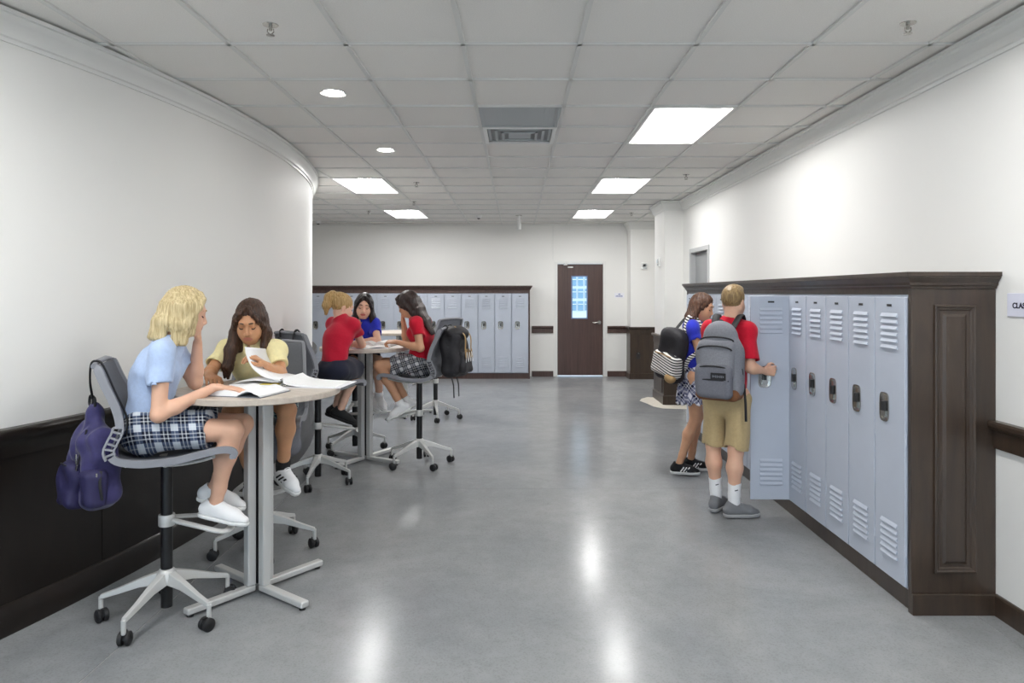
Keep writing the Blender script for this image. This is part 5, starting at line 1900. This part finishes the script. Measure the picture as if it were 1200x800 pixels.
# --- girl in yellow
G = dict(label='girl in yellow polo with long dark hair turning a binder page', base=(-1.56, 4.36, 0), seed=2,
    pelvis=(-1.565, 4.36, .925), chest=(-1.575, 4.27, 1.135), neck=(-1.568, 4.185, 1.285), prt=(-.97, -.22, 0),
    sh=[(-1.722, 4.185, 1.245), (-1.420, 4.165, 1.245)], el=[(-1.765, 4.06, 1.125), (-1.348, 4.02, 1.115)],
    wr=[(-1.715, 3.93, 1.118), (-1.385, 3.905, 1.175)],
    hand=[((.5, -.75, -.1), (0, 0, -1), (1, .4, 0), (.5, .6, .4)), ((-.5, -.45, .55), (-.5, -.1, -.8), (0, -.4, .7), (.5, .8, .5))],
    knee=[(-1.60, 3.955, .915), (-1.285, 3.94, .925)], ank=[(-1.53, 4.06, .535), (-1.345, 4.05, .575)],
    toe=[(.25, -.75, -.4), (.72, -.50, -.40)], footup=[(.1, -.3, 1), (.4, -.3, 1)], skin=SK_TAN, lip='#b5705f', brow=M_LASH,
    headframe=Head((-1.548, 4.10, 1.415), (.10, -.90, -.38), sc=.99), shirt=C_YEL, placket=True, lower='skirt_sit', lower_mat=PL2, skirt_len=.62, shoe='stripes', shoe_mat=C_WHITE, sole_mat=C_SOLEW,
    stripe_mat=C_SHBLK, hair=hair_long_front, hair_mat=H_BROWN, h=.0042, hc=.0055, sleeve=.72, sock=.05, sock_mat=C_SHBLK)
person(G)
# --- girl in red with a ponytail
G = dict(label='blond girl with ponytail, red shirt and navy skirt leaning on the second table', base=(-1.56, 5.98, 0), seed=3,
    pelvis=(-1.56, 5.985, .93), chest=(-1.545, 6.06, 1.18), neck=(-1.525, 6.14, 1.335), prt=(.77, -.64, 0),
    sh=[(-1.415, 6.07, 1.305), (-1.625, 6.235, 1.305)], el=[(-1.385, 6.30, 1.12), (-1.66, 6.44, 1.12)],
    wr=[(-1.53, 6.43, 1.115), (-1.54, 6.50, 1.115)],
    hand=[((-.75, .4, -.05), (0, 0, -1), (.5, .8, 0), (.25, .35, .3)), ((.9, .1, -.05), (0, 0, -1), (-.2, -.9, 0), (.25, .35, .3))],
    knee=[(-1.435, 6.32, .905), (-1.52, 6.36, .91)], ank=[(-1.555, 6.195, .545), (-1.61, 6.25, .55)],
    toe=[(.9, .12, -.35), (.9, .15, -.35)], footup=[(.3, 0, 1), (.3, 0, 1)], skin=SK_LIGHT, lip='#c07a70', brow=H_BLOND2,
    headframe=Head((-1.535, 6.19, 1.455), (.80, .50, -.30)), shirt=C_RED2, lower='skirt_sit', lower_mat=C_NAVY, skirt_len=.95, shoe='lace', shoe_mat=C_SHBLK, sole_mat=C_SHBLK, lace_mat=C_SHBLK,
    hair=hair_pony, hair_mat=H_BLOND2, h=.005, hc=.006, sleeve=.5)
person(G)
# --- girl in royal blue facing us
G = dict(label='smiling girl in royal blue polo with black hair behind the second table', base=(-1.60, 7.03, 0), seed=4,
    pelvis=(-1.60, 7.03, .925), chest=(-1.57, 6.99, 1.16), neck=(-1.53, 6.95, 1.318), prt=(-.89, -.45, 0),
    sh=[(-1.665, 6.985, 1.27), (-1.395, 6.93, 1.27)], el=[(-1.70, 6.80, 1.12), (-1.345, 6.80, 1.118)],
    wr=[(-1.58, 6.66, 1.115), (-1.50, 6.70, 1.115)],
    hand=[((.5, -.6, -.05), (0, 0, -1), (.6, .5, 0), (.2, .3, .2)), ((-.7, -.4, -.05), (0, 0, -1), (-.4, .7, 0), (.2, .3, .2))],
    knee=[(-1.54, 6.70, .915), (-1.335, 6.80, .92)], ank=[(-1.43, 6.93, .555), (-1.355, 6.93, .565)],
    toe=[(.55, -.65, -.35), (.5, -.7, -.35)], footup=[(.2, -.3, 1), (.2, -.3, 1)], skin=SK_LIGHT, lip='#b5605c', brow=M_LASH, smile=True,
    headframe=Head((-1.498, 6.90, 1.452), (.18, -.94, -.20), (.10, 0, 1), sc=.97), shirt=C_ROYAL, placket=True, emblem=True, lower='skirt_sit', lower_mat=C_NAVY, skirt_len=.66, shoe='lace', shoe_mat=C_WHITE, sole_mat=C_SOLEW,
    hair=hair_long_sides, hair_mat=H_BLACK, h=.005, hc=.006, sleeve=.6, sock=.05, sock_mat=C_WHITE)
person(G)
# --- girl in red with long hair
G = dict(label='girl in red shirt with long straight dark hair and black checked skirt', base=(-.885, 6.5, 0), seed=5,
    pelvis=(-.885, 6.50, .93), chest=(-.880, 6.50, 1.19), neck=(-.930, 6.50, 1.352), prt=(.26, .96, 0),
    sh=[(-.862, 6.63, 1.305), (-.905, 6.365, 1.305)], el=[(-1.035, 6.61, 1.12), (-.862, 6.30, 1.085)],
    wr=[(-1.058, 6.555, 1.325), (-1.085, 6.37, 1.135)],
    hand=[((-.10, -.15, .95), (.75, .1, .3), (0, -1, 0), (.9, .9, .5)), ((-.92, .15, .0), (.1, .3, -.9), (0, .8, .5), (.7, .9, .6))],
    knee=[(-1.235, 6.60, .92), (-1.255, 6.43, .915)], ank=[(-1.02, 6.58, .565), (-1.055, 6.42, .555)],
    toe=[(-.88, -.02, -.42), (-.86, -.08, -.45)], footup=[(-.4, 0, 1), (-.4, 0, 1)], skin=SK_MED, lip='#a86458', brow=M_LASH,
    headframe=Head((-1.000, 6.49, 1.478), (-.88, .22, -.38)), shirt=C_RED, lower='skirt_sit', lower_mat=PL5, skirt_len=.66, shoe='slip', shoe_mat=C_WHITE, sole_mat=C_SOLEW,
    hair=hair_down_back, hair_mat=H_DBROWN, h=.005, hc=.006, sleeve=.55, sock=.045, sock_mat=C_WHITE)
person(G)
# --- boy at the open locker
G = dict(label='boy in red polo and khaki shorts reaching for an open locker door', base=(1.50, 5.02, 0), seed=6, male=True, bulk=1.06,
    pelvis=(1.50, 5.03, .845), chest=(1.50, 5.03, 1.16), neck=(1.535, 5.035, 1.375), prt=(.86, -.5, 0),
    sh=[(1.628, 4.955, 1.315), (1.395, 5.095, 1.315)], el=[(1.618, 4.875, 1.06), (1.42, 5.25, 1.06)],
    wr=[(1.728, 4.925, 1.035), (1.585, 5.33, 1.08)],
    hand=[((.93, .22, -.02), (.1, .95, -.1), (0, .1, 1), (.75, .85, .6)), ((.9, .2, 0), (0, 0, -1), (0, -1, 0), (.3, .4, .3))],
    knee=[(1.545, 4.965, .47), (1.425, 5.10, .48)], ank=[(1.525, 4.945, .092), (1.445, 5.10, .092)], calf=[(-.5, -.8, 0), (-.5, -.8, 0)],
    toe=[(.97, .12, 0), (.60, .75, 0)], skin=SK_FAIR, lip='#b9736a', brow=H_BOY,
    headframe=Head((1.558, 5.06, 1.515), (.66, .74, -.10)), shirt=C_RED, shirt_ease=.020, shirt_hem=(1.50, 5.03, .88), lower='shorts', lower_mat=C_KHAKI, short_len=.97, shoe='lace', shoe_mat=C_SHGREY, sole_mat=C_SOLEG, lace_mat=C_SOLEG,
    shoe_len=1.0, hair=hair_short, hair_mat=H_BOY, h=.0045, hc=.0055, sleeve=.80, sock=.155, sock_mat=C_WHITE, sock_mark=True)
person(G)
# --- girl by the lockers
G = dict(label='smiling girl in royal blue shirt and checked skirt standing beyond the boy', base=(1.52, 6.12, 0), seed=7, bulk=.95,
    pelvis=(1.535, 6.13, .86), chest=(1.515, 6.11, 1.14), neck=(1.545, 6.10, 1.335), prt=(-.17, -.98, 0),
    sh=[(1.492, 5.968, 1.288), (1.535, 6.235, 1.288)], el=[(1.545, 5.935, 1.055), (1.63, 6.28, 1.07)],
    wr=[(1.735, 6.00, 1.03), (1.79, 6.17, 1.08)],
    hand=[((.9, .3, .1), (0, .3, .9), (0, 1, 0), (.4, .5, .4)), ((.8, -.5, .1), (0, -.2, .9), (0, -1, 0), (.4, .5, .4))],
    knee=[(1.545, 6.09, .48), (1.60, 6.22, .49)], ank=[(1.405, 6.10, .092), (1.545, 6.25, .092)], calf=[(-1, 0, 0), (-1, 0, 0)],
    toe=[(.98, -.16, 0), (.98, -.14, 0)], skin=SK_MED, lip='#b5605c', brow=M_LASH, smile=True,
    headframe=Head((1.602, 6.085, 1.458), (.80, -.52, -.28)), shirt=C_ROYAL, lower='skirt_stand', lower_mat=PL6, skirt_top=(1.53, 6.13, 1.03), skirt_hem=(1.545, 6.13, .63), shirt_hem=(1.53, 6.13, .985),
    shoe='stripes', shoe_mat=C_SHBLK, sole_mat=C_SOLEW, stripe_mat=M_WHITE, lace_mat=C_SHBLK, hair=hair_wavy, hair_mat=H_WAVY, h=.005, hc=.006, sleeve=.45)
person(G)

# ------------------------------------------------------------------ bags on backs
# grey backpack of the boy
f2 = nrm((.574, .819, 0))
o_, s_, u_ = fr3(-f2, (.10, .14, 1))
c = V3((1.405, 4.868, 1.105))
bp = thing('backpack', 'grey canvas backpack with black zips worn by the boy in red', 'backpack', (c[0], c[1], .84))
sdf_obj('main_pouch', [rbox(c - u_ * .06, (s_, u_, o_), (.158, .195, .088), .07), cone(c + u_ * .05, c + u_ * .165, .152, .122, .05, (o_, 1.85))], .006, M_GREYBAG, bp, disp=wr(.005, 30, 21))
sdf_obj('middle_pocket', [rbox(c + o_ * .075 + u_ * .02, (s_, u_ - o_ * .22, o_ + u_ * .22), (.128, .135, .045), .04)], .006, M_GREYBAG, bp, disp=wr(.004, 34, 22))
fp = sdf_obj('front_pocket', [rbox(c + o_ * .115 - u_ * .125, (s_, u_, o_), (.125, .115, .05), .04)], .006, M_GREYBAG_D, bp, disp=wr(.004, 34, 23))
sdf_obj('leather_base', [rbox(c - u_ * .218 + o_ * .01, (s_, u_, o_), (.150, .045, .085), .04)], .006, M_LEATHER, bp)
def arcz(cc, w_, rise, out, n=16, bulge=.0):
    return [cc + s_ * w_ * math.cos(a) + u_ * rise * math.sin(a) + o_ * (out - bulge * math.cos(a) ** 2) for a in [math.pi * i / (n - 1) for i in range(n)]]
for j, (cz, w_, rs, out, bg) in enumerate(((.145, .115, .030, .092, .03), (.085, .118, .030, .122, .012), (-.045, .110, .028, .165, .018), (-.115, .112, .006, .1655, .012))):
    MB().tube(arcz(c + u_ * cz, w_, rs, out, 16, bg), .0055, n=6).build('zipper', M_STRAP, bp, True)
lp = c + o_ * .1665 - u_ * .085 + s_ * .045
lb_ = MB().obox(lp, (s_, u_, o_), (.052, .024, .0025)).build('label_patch', M_STRAP, fp, True, bevel=.002)
pm = MB()
for j in range(8):
    pm.obox(lp + s_ * (.036 - j * .0103) + o_ * .0027, (s_, u_, o_), (.0034, .008 if j % 3 else .006, .0006))
pm.build('label_print', M_GREYBAG_D, fp, True)
for sx, shp in ((1, V3((1.628, 4.955, 1.315))), (-1, V3((1.395, 5.095, 1.315)))):
    t0 = c + u_ * .20 - s_ * sx * -.0 + (s_ * (.055 if s_.dot(shp - c) > 0 else -.055)) - o_ * .05
    inner = lerp(shp, V3((1.535, 5.035, 1.36)), .42)
    MB().tube(spline([t0, inner + V3((0, 0, .070)) - f2 * .055, inner + V3((0, 0, .080)) + f2 * .01, inner + f2 * .095 - V3((0, 0, .03)), shp + f2 * .12 - V3((0, 0, .16)), shp + f2 * .06 - V3((0, 0, .27))], 26), .026, n=8, flat=.28, up=(0, 0, 1)).build('shoulder_strap', M_STRAP, bp, True, smooth=True)
rs_ = c - s_ * .150 if s_.dot(V3((.819, -.574, 0))) < 0 else c + s_ * .150
MB().tube(spline([rs_ + u_ * .02 + o_ * .03, rs_ - u_ * .08 + (rs_ - c) * .06, rs_ - u_ * .18], 10), .012, n=6, flat=.3, up=rs_ - c).build('side_strap', M_STRAP, bp, True)
MB().tube([rs_ - u_ * .15 - o_ * .05, rs_ - u_ * .28 - o_ * .03 + (rs_ - c) * .12, rs_ - u_ * .40 - o_ * .02 + (rs_ - c) * .16], .010, n=6, flat=.3, up=o_).build('dangling_strap', M_STRAP, bp, True)
MB().tube(spline([c + u_ * .235 + s_ * .04 - o_ * .02, c + u_ * .285 - o_ * .02, c + u_ * .235 - s_ * .04 - o_ * .02], 10), .008, n=6).build('grab_loop', M_STRAP, bp, True)

# black and striped bag of the girl
f2 = nrm((.985, -.17, 0))
o_, s_, u_ = fr3(-f2 + V3((0, -.75, 0)), (.40, 0, 1))
c = V3((1.335, 6.055, 1.045))
M_STRIPE, nt, b = new_mat('black_white_striped_canvas')
tc = node(nt, 'ShaderNodeTexCoord')
dn = node(nt, 'ShaderNodeVectorMath', operation='DOT_PRODUCT')
nt.links.new(tc.outputs['Object'], dn.inputs[0])
dn.inputs[1].default_value = tuple(nrm(u_ + .15 * s_) * 46)
fr_ = node(nt, 'ShaderNodeMath', operation='FRACT')
nt.links.new(dn.outputs['Value'], fr_.inputs[0])
lt = node(nt, 'ShaderNodeMath', operation='LESS_THAN')
nt.links.new(fr_.outputs[0], lt.inputs[0])
lt.inputs[1].default_value = .45
mx = node(nt, 'ShaderNodeMixRGB')
nt.links.new(lt.outputs[0], mx.inputs[0])
mx.inputs[1].default_value = lin('#e8e6e0')
mx.inputs[2].default_value = lin('#17171c')
nt.links.new(mx.outputs[0], b.inputs['Base Color'])
b.inputs['Roughness'].default_value = .85
bp = thing('backpack', 'black backpack with striped pocket worn by the girl in blue', 'backpack', (c[0], c[1], .80))
sdf_obj('main_pouch', [rbox(c, (s_, u_, o_), (.135, .23, .075), .065), cone(c + u_ * .14 - s_ * .03, c + u_ * .14 + s_ * .03, .08, .08, .05)], .006, M_BAGBLK, bp, disp=wr(.006, 30, 31))
sp = sdf_obj('striped_pocket', [rbox(c + o_ * .045 - u_ * .075, (s_, u_, o_), (.150, .10, .062), .045)], .006, M_STRIPE, bp, disp=wr(.004, 30, 32))
rs_ = s_ * (1 if s_.dot(V3((-.17, -.98, 0))) > 0 else -1)
sdf_obj('tan_corner', [ell(c + o_ * .08 + rs_ * .10 - u_ * .17, (s_, u_, o_), (.055, .045, .045))], .006, M_TAN, bp)
MB().tube(arcz(c - u_ * .0 + o_ * .0, .11, .012, .105, 12, .01), .005, n=6).build('tan_piping', M_TAN, bp, True)
for shp in (V3((1.492, 5.968, 1.288)), V3((1.535, 6.235, 1.288))):
    inner = lerp(shp, V3((1.545, 6.10, 1.33)), .35)
    sd = s_ * (.06 if s_.dot(shp - c) > 0 else -.06)
    MB().tube(spline([c + u_ * .20 + sd - o_ * .05, inner + V3((0, 0, .058)) - f2 * .05, inner + V3((0, 0, .070)) + f2 * .01, inner + f2 * .085 - V3((0, 0, .05)), shp + f2 * .085 - V3((0, 0, .17)), shp - f2 * .03 - V3((0, 0, .27)), c - u_ * .13 + sd * 1.6 - o_ * .06], 30), .019, n=8, flat=.3, up=(0, 0, 1)).build('shoulder_strap', M_STRIPE if shp[1] < 6.1 else M_STRAP, bp, True, smooth=True)
